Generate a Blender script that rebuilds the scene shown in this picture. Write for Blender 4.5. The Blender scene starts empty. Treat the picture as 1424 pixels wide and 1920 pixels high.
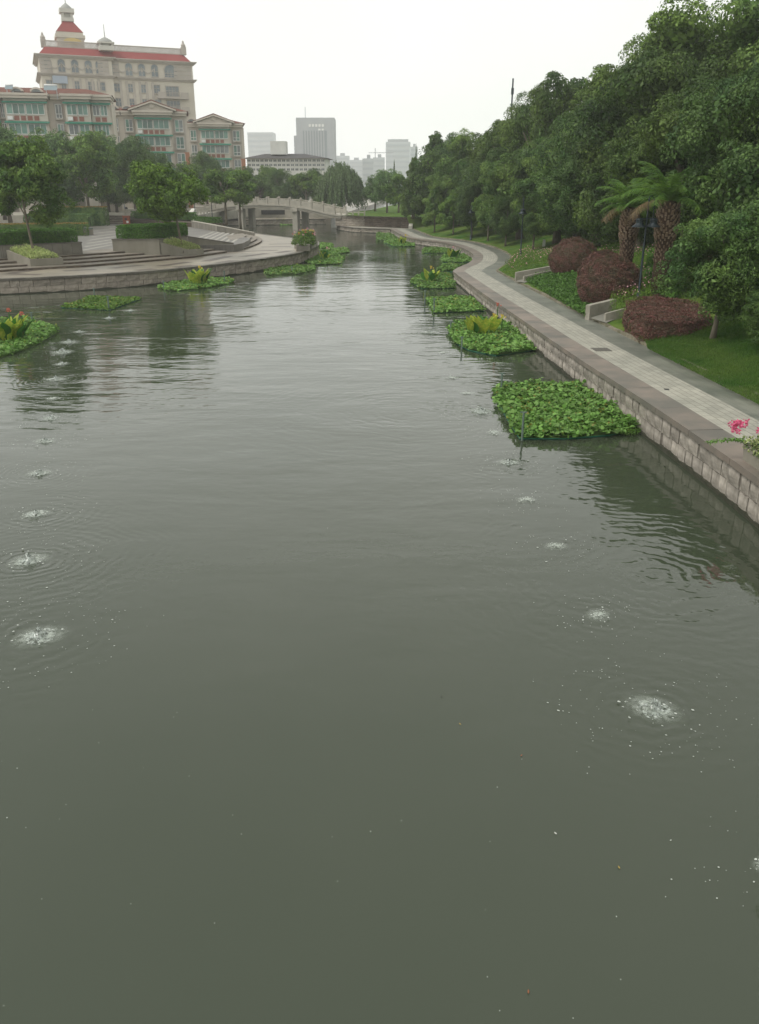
import bpy, math, random
import numpy as np
from mathutils import Vector
from mathutils.geometry import tessellate_polygon
R = math.radians
random.seed(7)
SC = bpy.context.scene
C = SC.collection

# ------------------------------------------------------------------ camera, sky, sun, exposure
CAM_H = 6.5
FOC = 1560.0                       # focal length in photograph pixels
TILT = math.atan(610 / FOC)
cd = bpy.data.cameras.new('camera'); cam = bpy.data.objects.new('camera', cd); C.objects.link(cam)
cam.location = (0, 0, CAM_H); cam.rotation_euler = (math.pi / 2 - TILT, 0, 0)
cd.sensor_fit = 'VERTICAL'; cd.sensor_height = 36; cd.sensor_width = 36
cd.lens = FOC / 1920 * 36; cd.clip_end = 5000; cd.clip_start = .1
SC.camera = cam
W = bpy.data.worlds.new('World'); SC.world = W; W.use_nodes = True
nt = W.node_tree; nt.nodes.clear()
out = nt.nodes.new('ShaderNodeOutputWorld'); bg = nt.nodes.new('ShaderNodeBackground')
sky = nt.nodes.new('ShaderNodeTexSky'); sky.sky_type = 'NISHITA'; sky.sun_disc = False
sky.sun_elevation = R(58); sky.sun_rotation = R(250); sky.air_density = 1.5; sky.dust_density = 4
hs = nt.nodes.new('ShaderNodeHueSaturation'); hs.inputs['Saturation'].default_value = .25
tc = nt.nodes.new('ShaderNodeTexCoord'); nz = nt.nodes.new('ShaderNodeTexNoise')
nz.inputs['Scale'].default_value = 1.6; nz.inputs['Detail'].default_value = 3
mr = nt.nodes.new('ShaderNodeMapRange'); mr.inputs['From Min'].default_value = .3; mr.inputs['From Max'].default_value = .7
cl = nt.nodes.new('ShaderNodeMix'); cl.data_type = 'RGBA'
cl.inputs[6].default_value = (7.9, 8.3, 8.05, 1); cl.inputs[7].default_value = (10.6, 10.55, 10.0, 1)
mx = nt.nodes.new('ShaderNodeMix'); mx.data_type = 'RGBA'; mx.inputs[0].default_value = .88
L = nt.links.new
L(sky.outputs[0], hs.inputs['Color']); L(tc.outputs['Generated'], nz.inputs['Vector'])
L(nz.outputs['Fac'], mr.inputs['Value']); L(mr.outputs[0], cl.inputs[0])
L(hs.outputs[0], mx.inputs[6]); L(cl.outputs[2], mx.inputs[7]); sp0 = nt.nodes.new('ShaderNodeSeparateXYZ'); L(tc.outputs['Generated'], sp0.inputs[0])
gr0 = nt.nodes.new('ShaderNodeMapRange'); gr0.inputs['From Min'].default_value = .02; gr0.inputs['From Max'].default_value = .5
gr0.inputs['To Min'].default_value = 1.06; gr0.inputs['To Max'].default_value = .80; L(sp0.outputs['Z'], gr0.inputs['Value'])
vm0 = nt.nodes.new('ShaderNodeVectorMath'); vm0.operation = 'SCALE'; L(mx.outputs[2], vm0.inputs[0]); L(gr0.outputs[0], vm0.inputs['Scale'])
L(vm0.outputs[0], bg.inputs['Color'])
bg.inputs['Strength'].default_value = .1
L(bg.outputs[0], out.inputs['Surface'])
sd = bpy.data.lights.new('sun', 'SUN'); sun = bpy.data.objects.new('sun', sd); C.objects.link(sun)
sd.energy = 1.5; sd.angle = R(25); sd.color = (1, .97, .92)
sun.rotation_euler = (R(38), 0, R(-70)); sun.location = (-30, -10, 60)
SC.view_settings.view_transform = 'Standard'; SC.view_settings.look = 'None'
SC.view_settings.exposure = .36; SC.view_settings.gamma = 1; SC.view_settings.use_curve_mapping = False
try:
    SC.cycles.max_bounces = 8; SC.cycles.diffuse_bounces = 3; SC.cycles.glossy_bounces = 3
    SC.cycles.transparent_max_bounces = 12; SC.cycles.volume_bounces = 3
except Exception: pass

# ------------------------------------------------------------------ survey: photograph pixel -> place in the world
def ray(px, py):
    x = (px - 712) / FOC; y = -(py - 960) / FOC
    return x, math.cos(TILT) + y * math.sin(TILT), -math.sin(TILT) + y * math.cos(TILT)
def G(px, py, z=0.):
    a, b, c = ray(px, py); t = (z - CAM_H) / c
    return Vector((a * t, b * t, z))
def Q(px, py, Y):
    a, b, c = ray(px, py); t = Y / b
    return Vector((a * t, Y, CAM_H + c * t))
def PX(p):
    x, y, z = p; z = z - CAM_H
    d = y * math.cos(TILT) - z * math.sin(TILT); u = y * math.sin(TILT) + z * math.cos(TILT)
    return 712 + FOC * x / d, 960 - FOC * u / d
def Zat(x, y, py):                 # height of the point above (x, y) seen at image row py
    lo, hi = -5., min(200., CAM_H + 2.3 * y)
    for _ in range(50):
        m = (lo + hi) / 2
        if PX((x, y, m))[1] > py: lo = m
        else: hi = m
    return m
def along(A, d, px, z):            # distance from A in direction d at which column px is met
    lo, hi = 0., 400.
    for _ in range(50):
        m = (lo + hi) / 2
        if PX((A[0] + d[0] * m, A[1] + d[1] * m, z))[0] < px: lo = m
        else: hi = m
    return m

# ------------------------------------------------------------------ materials
def mat(name, col, rough=.8, col2=None, scale=3., detail=5., bump=0., bscale=None, metal=0., spec=.3,
        lo=.35, hi=.65, coord='Object', stretch=None, trans=0., rnd=0., emit=None, bdist=.02):
    m = bpy.data.materials.new(name); m.use_nodes = True
    n = m.node_tree.nodes; l = m.node_tree.links.new; b = n['Principled BSDF']
    b.inputs['Base Color'].default_value = (*col, 1); b.inputs['Roughness'].default_value = rough
    b.inputs['Metallic'].default_value = metal; b.inputs['Specular IOR Level'].default_value = spec
    tcn = n.new('ShaderNodeTexCoord'); src = tcn.outputs[coord]
    if stretch:
        mp = n.new('ShaderNodeMapping'); mp.inputs['Scale'].default_value = stretch
        l(src, mp.inputs['Vector']); src = mp.outputs[0]
    last = None
    if col2:
        t = n.new('ShaderNodeTexNoise'); t.inputs['Scale'].default_value = scale; t.inputs['Detail'].default_value = detail
        t.inputs['Roughness'].default_value = .6
        l(src, t.inputs['Vector'])
        r = n.new('ShaderNodeMapRange'); r.inputs['From Min'].default_value = lo; r.inputs['From Max'].default_value = hi
        l(t.outputs['Fac'], r.inputs['Value'])
        x = n.new('ShaderNodeMix'); x.data_type = 'RGBA'
        x.inputs[6].default_value = (*col, 1); x.inputs[7].default_value = (*col2, 1)
        l(r.outputs[0], x.inputs[0]); last = x.outputs[2]
    if rnd:
        oi = n.new('ShaderNodeObjectInfo'); r2 = n.new('ShaderNodeMapRange')
        r2.inputs['To Min'].default_value = 1 - rnd; r2.inputs['To Max'].default_value = 1 + rnd
        l(oi.outputs['Random'], r2.inputs['Value'])
        h = n.new('ShaderNodeHueSaturation')
        if last: l(last, h.inputs['Color'])
        else: h.inputs['Color'].default_value = (*col, 1)
        l(r2.outputs[0], h.inputs['Value']); last = h.outputs[0]
    if last: l(last, b.inputs['Base Color'])
    if bump:
        t = n.new('ShaderNodeTexNoise'); t.inputs['Scale'].default_value = bscale or scale * 4; t.inputs['Detail'].default_value = 6
        l(src, t.inputs['Vector'])
        bp = n.new('ShaderNodeBump'); bp.inputs['Strength'].default_value = bump; bp.inputs['Distance'].default_value = bdist
        l(t.outputs['Fac'], bp.inputs['Height']); l(bp.outputs[0], b.inputs['Normal'])
    if trans:
        tr = n.new('ShaderNodeBsdfTranslucent'); ms = n.new('ShaderNodeMixShader'); ms.inputs[0].default_value = trans
        if last: l(last, tr.inputs['Color'])
        else: tr.inputs['Color'].default_value = (*col, 1)
        o = n['Material Output']; l(b.outputs[0], ms.inputs[1]); l(tr.outputs[0], ms.inputs[2]); l(ms.outputs[0], o.inputs['Surface'])
    return m
def foliage(name, a, b, scale=1.2, trans=.25, rough=.55, rnd=.18):
    m = mat(name, a, rough, b, scale=scale, detail=4, lo=.38, hi=.62, trans=trans, rnd=rnd, spec=.25)
    n = m.node_tree.nodes; l = m.node_tree.links.new; g = n.new('ShaderNodeNewGeometry'); r_ = n.new('ShaderNodeMapRange')
    r_.inputs['To Min'].default_value = .62; r_.inputs['To Max'].default_value = 1.42; l(g.outputs['Random Per Island'], r_.inputs['Value'])
    h = n.new('ShaderNodeHueSaturation'); src = n['Principled BSDF'].inputs['Base Color'].links[0].from_socket
    l(r_.outputs[0], h.inputs['Value']); l(src, h.inputs['Color']); l(h.outputs[0], n['Principled BSDF'].inputs['Base Color'])
    for k in n:
        if k.type == 'BSDF_TRANSLUCENT': l(h.outputs[0], k.inputs['Color'])
    return m
def bricked(m, w, h, mortar, size, off=.5, dark=.55, coord='Object', rot=0, ramp=.25, bumpd=.01):
    """adds a joint pattern on top of a material's colour (pieces too small to see apart)"""
    n = m.node_tree.nodes; l = m.node_tree.links.new; b = n['Principled BSDF']
    tcn = n.new('ShaderNodeTexCoord'); mp = n.new('ShaderNodeMapping'); mp.inputs['Rotation'].default_value = (0, 0, rot)
    bt = n.new('ShaderNodeTexBrick'); bt.inputs['Scale'].default_value = 1
    bt.inputs['Brick Width'].default_value = w; bt.inputs['Row Height'].default_value = h
    bt.inputs['Mortar Size'].default_value = size; bt.offset = off
    bt.inputs['Color1'].default_value = (1, 1, 1, 1); bt.inputs['Color2'].default_value = (1 - ramp,) * 3 + (1,)
    bt.inputs['Mortar'].default_value = (mortar, mortar, mortar, 1)
    l(tcn.outputs[coord], mp.inputs[0]); l(mp.outputs[0], bt.inputs['Vector'])
    x = n.new('ShaderNodeMix'); x.data_type = 'RGBA'; x.blend_type = 'MULTIPLY'; x.inputs[0].default_value = 1
    lk = b.inputs['Base Color'].links
    if lk: l(lk[0].from_socket, x.inputs[6])
    else: x.inputs[6].default_value = b.inputs['Base Color'].default_value
    l(bt.outputs['Color'], x.inputs[7]); l(x.outputs[2], b.inputs['Base Color'])
    return m
M = {}
M['stone'] = mat('granite_block', (.40, .36, .31), .9, (.20, .18, .15), scale=2.2, bump=.5, bscale=9, rnd=.2, bdist=.04)
M['stone_l'] = mat('pale_granite_block', (.46, .40, .34), .9, (.17, .15, .12), scale=1.1, bump=.5, bscale=8, rnd=.18, bdist=.04)
M['mortar'] = mat('wall_backing', (.07, .062, .05), .95, (.13, .115, .09), scale=4)
M['algae'] = mat('algae_line', (.03, .034, .02), .7, (.06, .057, .04), scale=6)
M['coping'] = mat('coping_stone', (.245, .20, .165), .55, (.14, .13, .11), scale=.7, bump=.15, bscale=30, rnd=.06, spec=.4)
M['coping_l'] = mat('grey_coping_stone', (.17, .155, .13), .6, (.10, .09, .075), scale=1.5, bump=.2, bscale=20, rnd=.12)
M['pave_light'] = bricked(mat('light_pavers', (.43, .41, .34), .6, (.34, .33, .275), scale=.7, bump=.1, bscale=20, coord='UV', stretch=None, spec=.4), .42, .21, .5, .012, coord='UV', ramp=.22)
M['pave_grey'] = bricked(mat('grey_pavers', (.125, .135, .11), .42, (.235, .235, .195), scale=.7, bump=.1, bscale=20, coord='UV', spec=.5), .4, .2, .75, .008, coord='UV', ramp=.12)
M['kerb'] = mat('kerb_stone', (.25, .22, .17), .9, (.13, .125, .07), scale=2, rnd=.1, bump=.3)
M['lawn'] = mat('lawn_grass', (.045, .115, .016), .95, (.12, .165, .032), scale=.45, detail=9, bump=.9, bscale=28, spec=.1, lo=.38, hi=.64, bdist=.06)
M['soil'] = mat('soil', (.06, .045, .03), .95, (.09, .07, .05), scale=5)
M['plaza'] = bricked(mat('plaza_slabs', (.36, .31, .235), .38, (.24, .21, .165), scale=.25, detail=6, bump=.08, bscale=8, spec=.5), 1.2, .6, .6, .012, rot=R(38), ramp=.2)
M['plaza_dark'] = mat('dark_paving', (.10, .08, .065), .5, (.14, .115, .09), scale=.6, spec=.5)
M['terrace'] = bricked(mat('terrace_pavers', (.20, .185, .165), .5, (.15, .14, .125), scale=.5, spec=.4), .5, .25, .7, .01, ramp=.2, rot=R(20))
M['terrace_line'] = mat('pale_paving_line', (.42, .40, .35), .6, (.33, .31, .27), scale=1)
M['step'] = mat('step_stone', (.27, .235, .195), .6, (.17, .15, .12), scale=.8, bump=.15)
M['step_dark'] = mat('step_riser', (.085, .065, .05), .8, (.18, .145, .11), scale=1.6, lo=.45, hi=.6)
M['concrete'] = mat('concrete_wall', (.27, .25, .205), .8, (.21, .195, .155), scale=1.2, bump=.15, stretch=(1, 1, .35), rnd=.05)
M['concrete2'] = bricked(mat('panel_wall', (.26, .24, .205), .8, (.2, .185, .15), scale=1.2, bump=.1), 1.5, .5, .6, .015)
M['bridge'] = mat('bridge_stone', (.42, .39, .33), .8, (.33, .31, .26), scale=1, bump=.1)
M['stub_stone'] = mat('weathered_panel_stone', (.36, .33, .28), .85, (.24, .225, .18), scale=1.6, bump=.2)
M['bridge_dark'] = mat('bridge_edge', (.2, .185, .155), .8, (.29, .27, .22), scale=.7)
M['path_far'] = mat('far_path', (.36, .34, .28), .8, (.28, .26, .22), scale=.5)
M['ground'] = mat('far_ground', (.06, .085, .03), .95, (.1, .1, .05), scale=.05)
M['leaf_camphor'] = foliage('camphor_leaves', (.050, .108, .024), (.155, .235, .050), 1.5, rnd=.28)
M['leaf_dark'] = foliage('dark_leaves', (.048, .104, .028), (.12, .195, .046), 1.6, rnd=.25)
M['leaf_mid'] = foliage('plane_leaves', (0.075, 0.156, 0.030), (0.163, 0.256, 0.045), 1.8)
M['leaf_pale'] = foliage('pale_leaves', (0.078, 0.156, 0.052), (0.156, 0.247, 0.078), 1.8)
M['leaf_yellow'] = foliage('yellow_green_leaves', (0.156, 0.264, 0.026), (0.084, 0.162, 0.029), 1.8)
M['leaf_willow'] = foliage('willow_leaves', (0.161, 0.230, 0.098), (0.115, 0.178, 0.069), .5)
M['leaf_red'] = foliage('purple_leaves', (.185, .085, .070), (.095, .080, .045), 2.6, trans=.15)
M['leaf_red2'] = foliage('deep_purple_leaves', (.175, .072, .062), (.095, .072, .044), 2.6, trans=.15)
M['leaf_hedge'] = foliage('box_hedge_leaves', (.060, .16, .014), (.085, .20, .02), 1.5)
M['leaf_orange'] = foliage('orange_hedge_leaves', (.34, .19, .06), (.20, .17, .04), 1.5)
M['leaf_ivy'] = foliage('ground_cover_leaves', (0.102, 0.212, 0.038), (0.068, 0.153, 0.025), 1.5)
M['leaf_float'] = foliage('pennywort_leaves', (.13, .27, .05), (.19, .33, .085), 1.8, trans=.3)
M['leaf_float2'] = foliage('yellowish_pennywort_leaves', (.13, .23, .035), (.09, .19, .03), 1.8, trans=.3)
M['leaf_old'] = foliage('yellowed_leaves', (.28, .30, .05), (.20, .17, .05), 3)
M['leaf_canna'] = foliage('canna_leaves', (.20, .34, .03), (.50, .50, .08), 9, trans=.35)
M['leaf_canna_dark'] = foliage('green_canna_leaves', (.035, .13, .02), (.06, .17, .025), 3, trans=.3)
M['leaf_spider'] = foliage('variegated_leaves', (.55, .58, .28), (.30, .40, .12), 9)
M['leaf_palm'] = foliage('palm_fronds', (0.131, 0.239, 0.032), (0.072, 0.160, 0.029), 2, trans=.3)
M['leaf_dead'] = foliage('dead_fronds', (.22, .16, .08), (.13, .09, .045), 2)
M['bark'] = mat('bark', (.10, .08, .06), .95, (.17, .145, .11), scale=6, bump=.6, bscale=20, stretch=(1, 1, .25))
M['bark_pale'] = mat('pale_bark', (.22, .19, .145), .95, (.13, .11, .08), scale=5, bump=.4, stretch=(1, 1, .3))
M['palm_trunk'] = mat('palm_trunk', (.05, .03, .02), .95, (.085, .05, .032), scale=5, bump=.7)
M['palm_scar'] = mat('palm_boot', (.34, .26, .19), .9, (.16, .10, .06), scale=9)
M['lamp_metal'] = mat('lamp_iron', (.012, .022, .030), .45, (.02, .035, .042), scale=6, metal=.2, spec=.5)
M['lamp_glass'] = mat('lamp_glass', (.5, .52, .5), .25, spec=.6)
M['post'] = mat('float_post', (.10, .15, .13), .5, (.16, .2, .17), scale=8)
M['frame_green'] = mat('float_frame', (.02, .12, .075), .5)
M['foam'] = mat('foam', (.50, .53, .48), .6)
M['pink'] = mat('pink_petals', (.75, .10, .25), .6, (.8, .25, .38), scale=20, trans=.3)
M['palepink'] = mat('pale_pink_petals', (.7, .38, .42), .6, trans=.3)
M['redfl'] = mat('red_petals', (.55, .13, .10), .6, (.6, .22, .15), scale=12, trans=.3)
M['yellowfl'] = mat('yellow_petals', (.7, .52, .08), .6, trans=.3)
M['white'] = mat('white_paint', (.72, .72, .70), .5)
M['orange_bin'] = mat('orange_bin', (.30, .075, .03), .5, (.24, .06, .025), scale=6)
M['b_wall'] = mat('grand_wall', (.60, .555, .47), .85, (.53, .485, .41), scale=.25)
M['b_trim'] = mat('grand_trim', (.46, .415, .37), .85, (.38, .345, .30), scale=.5)
M['b_red'] = mat('grand_mansard', (.27, .055, .05), .8, (.23, .045, .042), scale=.4)
M['b_glass'] = mat('grand_glass', (.10, .13, .145), .12, (.22, .25, .26), scale=.6, spec=.6, rnd=.3)
M['b_dome'] = mat('dome_metal', (.32, .32, .30), .7)
M['gold'] = mat('gold_relief', (.55, .42, .16), .5, metal=.3)
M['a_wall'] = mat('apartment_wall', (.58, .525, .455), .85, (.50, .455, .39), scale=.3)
M['a_shade'] = mat('apartment_wall_shaded', (.44, .40, .35), .85)  # apartment wall colour darkened, shade painted into it
M['a_brick'] = mat('apartment_red_wall', (.48, .22, .13), .85, (.42, .2, .12), scale=.8)
M['a_tile'] = bricked(mat('roof_tiles', (.22, .075, .045), .8, (.16, .06, .04), scale=.6), .5, .35, .55, .05)
M['a_glass'] = mat('green_glass', (.07, .17, .13), .12, (.14, .26, .21), scale=.8, spec=.6, rnd=.35)
M['a_glass2'] = mat('grey_glass', (.12, .14, .14), .12, (.24, .26, .25), scale=.8, spec=.6, rnd=.3)
M['a_green'] = mat('green_awning', (.04, .22, .15), .6)
M['a_panel'] = mat('brown_panel', (.28, .12, .09), .8)
M['pvc'] = mat('white_window_frame', (.68, .68, .65), .5)
M['w_wall'] = mat('white_building_wall', (.66, .66, .62), .8, (.55, .55, .52), scale=.3)
M['w_roof'] = mat('dark_roof', (.06, .058, .06), .85, (.085, .08, .08), scale=1)
M['t_wall'] = mat('tower_concrete', (.38, .40, .41), .8, (.33, .35, .37), scale=.1)  # lightened, part of the distance haze is in the colour
M['t_hazed'] = mat('hazed_tower_concrete', (.55, .58, .59), .8, (.50, .54, .55), scale=.1)  # lighter still, distance haze painted into the far towers
M['t_band'] = mat('hazed_window_band', (.45, .49, .51), .5)  # close to the wall tone, contrast lost to haze is painted in
M['t_glass'] = mat('tower_glass', (.22, .26, .28), .25, spec=.5)
M['skin'] = mat('skin', (.5, .33, .25), .6)
M['red_cloth'] = mat('red_cloth', (.5, .06, .05), .9)
M['dark'] = mat('dark_rubber', (.03, .03, .03), .7)
M['steel'] = mat('brushed_steel', (.45, .46, .46), .35, metal=.6)

# ------------------------------------------------------------------ mesh helpers
class MB:
    def __init__(s): s.v = []; s.f = []
    def quad(s, *p):
        i = len(s.v); s.v += [tuple(q) for q in p]; s.f.append(tuple(range(i, i + len(p))))
    def box(s, x0, x1, y0, y1, z0, z1):
        i = len(s.v)
        s.v += [(x0, y0, z0), (x1, y0, z0), (x1, y1, z0), (x0, y1, z0), (x0, y0, z1), (x1, y0, z1), (x1, y1, z1), (x0, y1, z1)]
        s.f += [tuple(i + k for k in q) for q in ((0, 3, 2, 1), (4, 5, 6, 7), (0, 1, 5, 4), (1, 2, 6, 5), (2, 3, 7, 6), (3, 0, 4, 7))]
        return s
    def hexa(s, lo, hi):              # four bottom corners, four top corners
        i = len(s.v); s.v += [tuple(p) for p in lo] + [tuple(p) for p in hi]
        s.f += [tuple(i + k for k in q) for q in ((0, 3, 2, 1), (4, 5, 6, 7), (0, 1, 5, 4), (1, 2, 6, 5), (2, 3, 7, 6), (3, 0, 4, 7))]
        return s
    def prism(s, poly, z0, z1, top=True, bottom=False):
        n = len(poly); i = len(s.v)
        s.v += [(p[0], p[1], z0) for p in poly] + [(p[0], p[1], z1) for p in poly]
        for k in range(n): s.f.append((i + k, i + (k + 1) % n, i + n + (k + 1) % n, i + n + k))
        tris = tessellate_polygon([[Vector((p[0], p[1], 0)) for p in poly]])
        for t in tris:
            if top: s.f.append(tuple(i + n + k for k in t))
            if bottom: s.f.append(tuple(i + k for k in t))
        return s
    def tube(s, pts, rad, n=8, caps=True):
        pts = [Vector(p) for p in pts]; rings = []
        if not hasattr(rad, '__len__'): rad = [rad] * len(pts)
        for k, p in enumerate(pts):
            d = (pts[min(k + 1, len(pts) - 1)] - pts[max(k - 1, 0)])
            if d.length < 1e-6: d = Vector((0, 0, 1))
            d.normalize(); a = Vector((1, 0, 0)) if abs(d.x) < .8 else Vector((0, 1, 0))
            u = d.cross(a).normalized(); w = d.cross(u); i = len(s.v)
            for j in range(n):
                t = 2 * math.pi * j / n; s.v.append(tuple(p + (u * math.cos(t) + w * math.sin(t)) * rad[k]))
            rings.append(i)
        for a, b in zip(rings, rings[1:]):
            for j in range(n): s.f.append((a + j, a + (j + 1) % n, b + (j + 1) % n, b + j))
        if caps:
            s.f.append(tuple(rings[0] + j for j in range(n))[::-1]); s.f.append(tuple(rings[-1] + j for j in range(n)))
        return s
    def lathe(s, prof, n=16, c=(0, 0)):     # prof: (r, z)
        i0 = len(s.v)
        for r, z in prof:
            for j in range(n):
                t = 2 * math.pi * j / n; s.v.append((c[0] + r * math.cos(t), c[1] + r * math.sin(t), z))
        for k in range(len(prof) - 1):
            for j in range(n):
                a = i0 + k * n; s.f.append((a + j, a + (j + 1) % n, a + n + (j + 1) % n, a + n + j))
        return s
    def mesh(s, name, m, smooth=False):
        me = bpy.data.meshes.new(name); me.from_pydata(s.v, [], s.f); me.update()
        me.materials.append(M[m] if isinstance(m, str) else m)
        if smooth: me.polygons.foreach_set('use_smooth', [True] * len(me.polygons))
        return me
    def build(s, name, m, parent=None, loc=None, rot=0, kind=None, smooth=False):
        return put(name, s.mesh(name, m, smooth), parent, loc, rot, kind)
def put(name, me, parent=None, loc=None, rot=0, kind=None, scale=None):
    o = bpy.data.objects.new(name, me); C.objects.link(o)
    if parent: o.parent = parent
    if loc is not None: o.location = loc
    o.rotation_euler = (0, 0, rot) if not hasattr(rot, '__len__') else rot
    if scale is not None: o.scale = (scale,) * 3 if not hasattr(scale, '__len__') else scale
    if kind: o['kind'] = kind
    return o
def tag(o, label=None, cat=None, group=None, kind=None):
    if label: o['label'] = label
    if cat: o['category'] = cat
    if group: o['group'] = group
    if kind: o['kind'] = kind
    return o
def thing(name, label, cat, loc=(0, 0, 0), rot=0, group=None, scale=1):
    o = bpy.data.objects.new(name, None); C.objects.link(o); o.location = loc; o.rotation_euler = (0, 0, rot)
    o.scale = (scale,) * 3 if not hasattr(scale, '__len__') else scale
    o.empty_display_size = .2
    return tag(o, label, cat, group)
def kids(o): return [c for c in o.children]
def copy_tree(o, parent=None, **kw):
    c = o.copy(); C.objects.link(c)
    if parent: c.parent = parent
    for ch in kids(o): copy_tree(ch, c)
    for k, v in kw.items(): c[k] = v
    return c
def npmesh(name, V, F, m, smooth=False, extra=None):
    """V (n,3), F (k,4) quads; extra = (V2, list of faces) appended"""
    V = np.asarray(V, dtype=np.float32); F = np.asarray(F, dtype=np.int32)
    me = bpy.data.meshes.new(name)
    if extra is not None and len(extra[0]):
        V2, F2 = extra; F2 = np.asarray(F2, dtype=np.int32) + len(V); V = np.vstack([V, np.asarray(V2, dtype=np.float32)])
    else: F2 = np.zeros((0, 3), dtype=np.int32)
    me.vertices.add(len(V)); me.vertices.foreach_set('co', V.ravel())
    nl = F.size + F2.size; me.loops.add(nl); me.loops.foreach_set('vertex_index', np.concatenate([F.ravel(), F2.ravel()]))
    me.polygons.add(len(F) + len(F2))
    st = np.concatenate([np.arange(len(F)) * F.shape[1], F.size + np.arange(len(F2)) * 3]).astype(np.int32)
    me.polygons.foreach_set('loop_start', st)
    me.update(calc_edges=True); me.validate()
    me.materials.append(M[m] if isinstance(m, str) else m)
    if smooth: me.polygons.foreach_set('use_smooth', [True] * len(me.polygons))
    return me
def unit(a): return a / np.maximum(np.linalg.norm(a, axis=1, keepdims=True), 1e-9)
def leafquads(P, N, S, rs, aspect=.55, jit=.6, fold=.12):
    n = len(P); N2 = unit(N + jit * rs.normal(size=(n, 3))); t = unit(np.cross(N2, rs.normal(size=(n, 3)))); b = np.cross(N2, t)
    S = np.asarray(S).reshape(-1, 1) * np.ones((n, 1))
    V = np.empty((n, 4, 3)); V[:, 0] = P - t * S * .5; V[:, 1] = P + b * S * aspect * .5 + N2 * S * fold
    V[:, 2] = P + t * S * .5; V[:, 3] = P - b * S * aspect * .5 + N2 * S * fold
    return V.reshape(-1, 3), np.arange(n * 4).reshape(n, 4)
_ico = None
def ico():
    global _ico
    if _ico is None:
        import bmesh
        bm = bmesh.new(); bmesh.ops.create_icosphere(bm, subdivisions=2, radius=1); bm.verts.ensure_lookup_table()
        _ico = (np.array([v.co[:] for v in bm.verts]), np.array([[v.index for v in f.verts] for f in bm.faces])); bm.free()
    return _ico
def crown_mesh(name, lobes, n, leaf, m, seed=1, sub=12, subr=.46, core=.42, up=.3, aspect=.55, jit=.42, flat=.85):
    """lobes: (cx,cy,cz,rx,ry,rz). Leaves grow on small clumps that sit on the lobes."""
    rs = np.random.RandomState(seed); Ps = []; Ns = []; V2 = []; F2 = []; off = 0
    area = np.array([(l[3] * l[4] + l[4] * l[5] + l[3] * l[5]) for l in lobes]); area = area / area.sum()
    iv, jf = ico()
    for l, a in zip(lobes, area):
        c = np.array(l[:3]); r = np.array(l[3:]); k = max(4, int(sub))
        d = unit(rs.normal(size=(k, 3)) + [0, 0, .25]); cc = c + d * r * rs.uniform(.62, .92, size=(k, 1))
        cr = r.mean() * subr * rs.uniform(.65, 1.25, size=k)
        nn = int(n * a / k) + 1
        for q in range(k):
            dd = unit(rs.normal(size=(nn, 3)) + d[q] * .7 + [0, 0, .35])
            rad = cr[q] * rs.uniform(.45, 1.08, size=(nn, 1)) ** .6
            Ps.append(cc[q] + dd * rad * [1, 1, flat]); Ns.append(unit(dd + [0, 0, up]))
        if core:                       # leaves of the dark interior
            ni = int(n * a * .22) + 1; dd = unit(rs.normal(size=(ni, 3)))
            Ps.append(c + dd * r * (core + .45) * rs.uniform(.2, 1, size=(ni, 1)) ** .5); Ns.append(-unit(dd + [0, 0, -.2])); V2.append(ni)
    P = np.vstack(Ps); N = np.vstack(Ns); S = leaf * rs.uniform(.6, 1.3, size=len(P))
    if core: S = S * np.concatenate([np.full(len(p), 1.9 if (core and i % (int(max(4, sub)) + 1) == int(max(4, sub))) else 1.) for i, p in enumerate(Ps)])
    V, F = leafquads(P, N, S, rs, aspect, jit)
    return npmesh(name, V, F, m)
def blob_lobes(seed, k, R_, H, z0, lr=(.28, .42), pw=.5, top=1.0):
    rs = random.Random(seed); L_ = []
    for _ in range(k):
        for _t in range(50):
            a = rs.uniform(0, 2 * math.pi); rr = R_ * math.sqrt(rs.random()) * .78; h = rs.random(); e = (rr / (R_ * .82)) ** 2 + ((h - .45) / .58) ** 2
            if e < 1 and (e > .5 or rs.random() < .12): break
        s = R_ * rs.uniform(*lr)
        L_.append((rr * math.cos(a), rr * math.sin(a), z0 + h * (H - s * .7), s, s, s * rs.uniform(.7, .95)))
    return L_
def trunk_mb(H, r, lean=(0, 0), limbs=5, spread=1.6, seed=0, z_split=.55, crown_h=2.):
    rs = random.Random(seed); mb = MB(); P = []
    for i in range(5):
        t = i / 4; P.append((lean[0] * t + rs.uniform(-1, 1) * r * .5 * t, lean[1] * t + rs.uniform(-1, 1) * r * .5 * t, -.15 + H * t))
    mb.tube(P, [r * 1.35, r, r * .9, r * .8, r * .6], 8)
    for k in range(limbs):
        a = k * 2.4 + rs.random(); z = H * (z_split + (1 - z_split) * k / max(1, limbs))
        t = z / H; b = Vector((lean[0] * t, lean[1] * t, z)); s = spread * rs.uniform(.7, 1.1)
        mb.tube([b, b + Vector((math.cos(a) * s * .4, math.sin(a) * s * .4, crown_h * .35)), b + Vector((math.cos(a) * s, math.sin(a) * s, crown_h * .8))],
                [r * .5, r * .33, r * .12], 6)
    return mb
def scatter_region(poly, n, rs):
    P = np.array([(p[0], p[1]) for p in poly]); mn = P.min(0); mxx = P.max(0); res = []
    x = rs.uniform(mn[0], mxx[0], n * 4); y = rs.uniform(mn[1], mxx[1], n * 4); ins = np.zeros(len(x), bool)
    j = len(P) - 1
    for i in range(len(P)):
        xi, yi = P[i]; xj, yj = P[j]
        c = ((yi > y) != (yj > y)) & (x < (xj - xi) * (y - yi) / (yj - yi + 1e-12) + xi); ins ^= c; j = i
    return np.stack([x[ins], y[ins]], 1)[:n]

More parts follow.
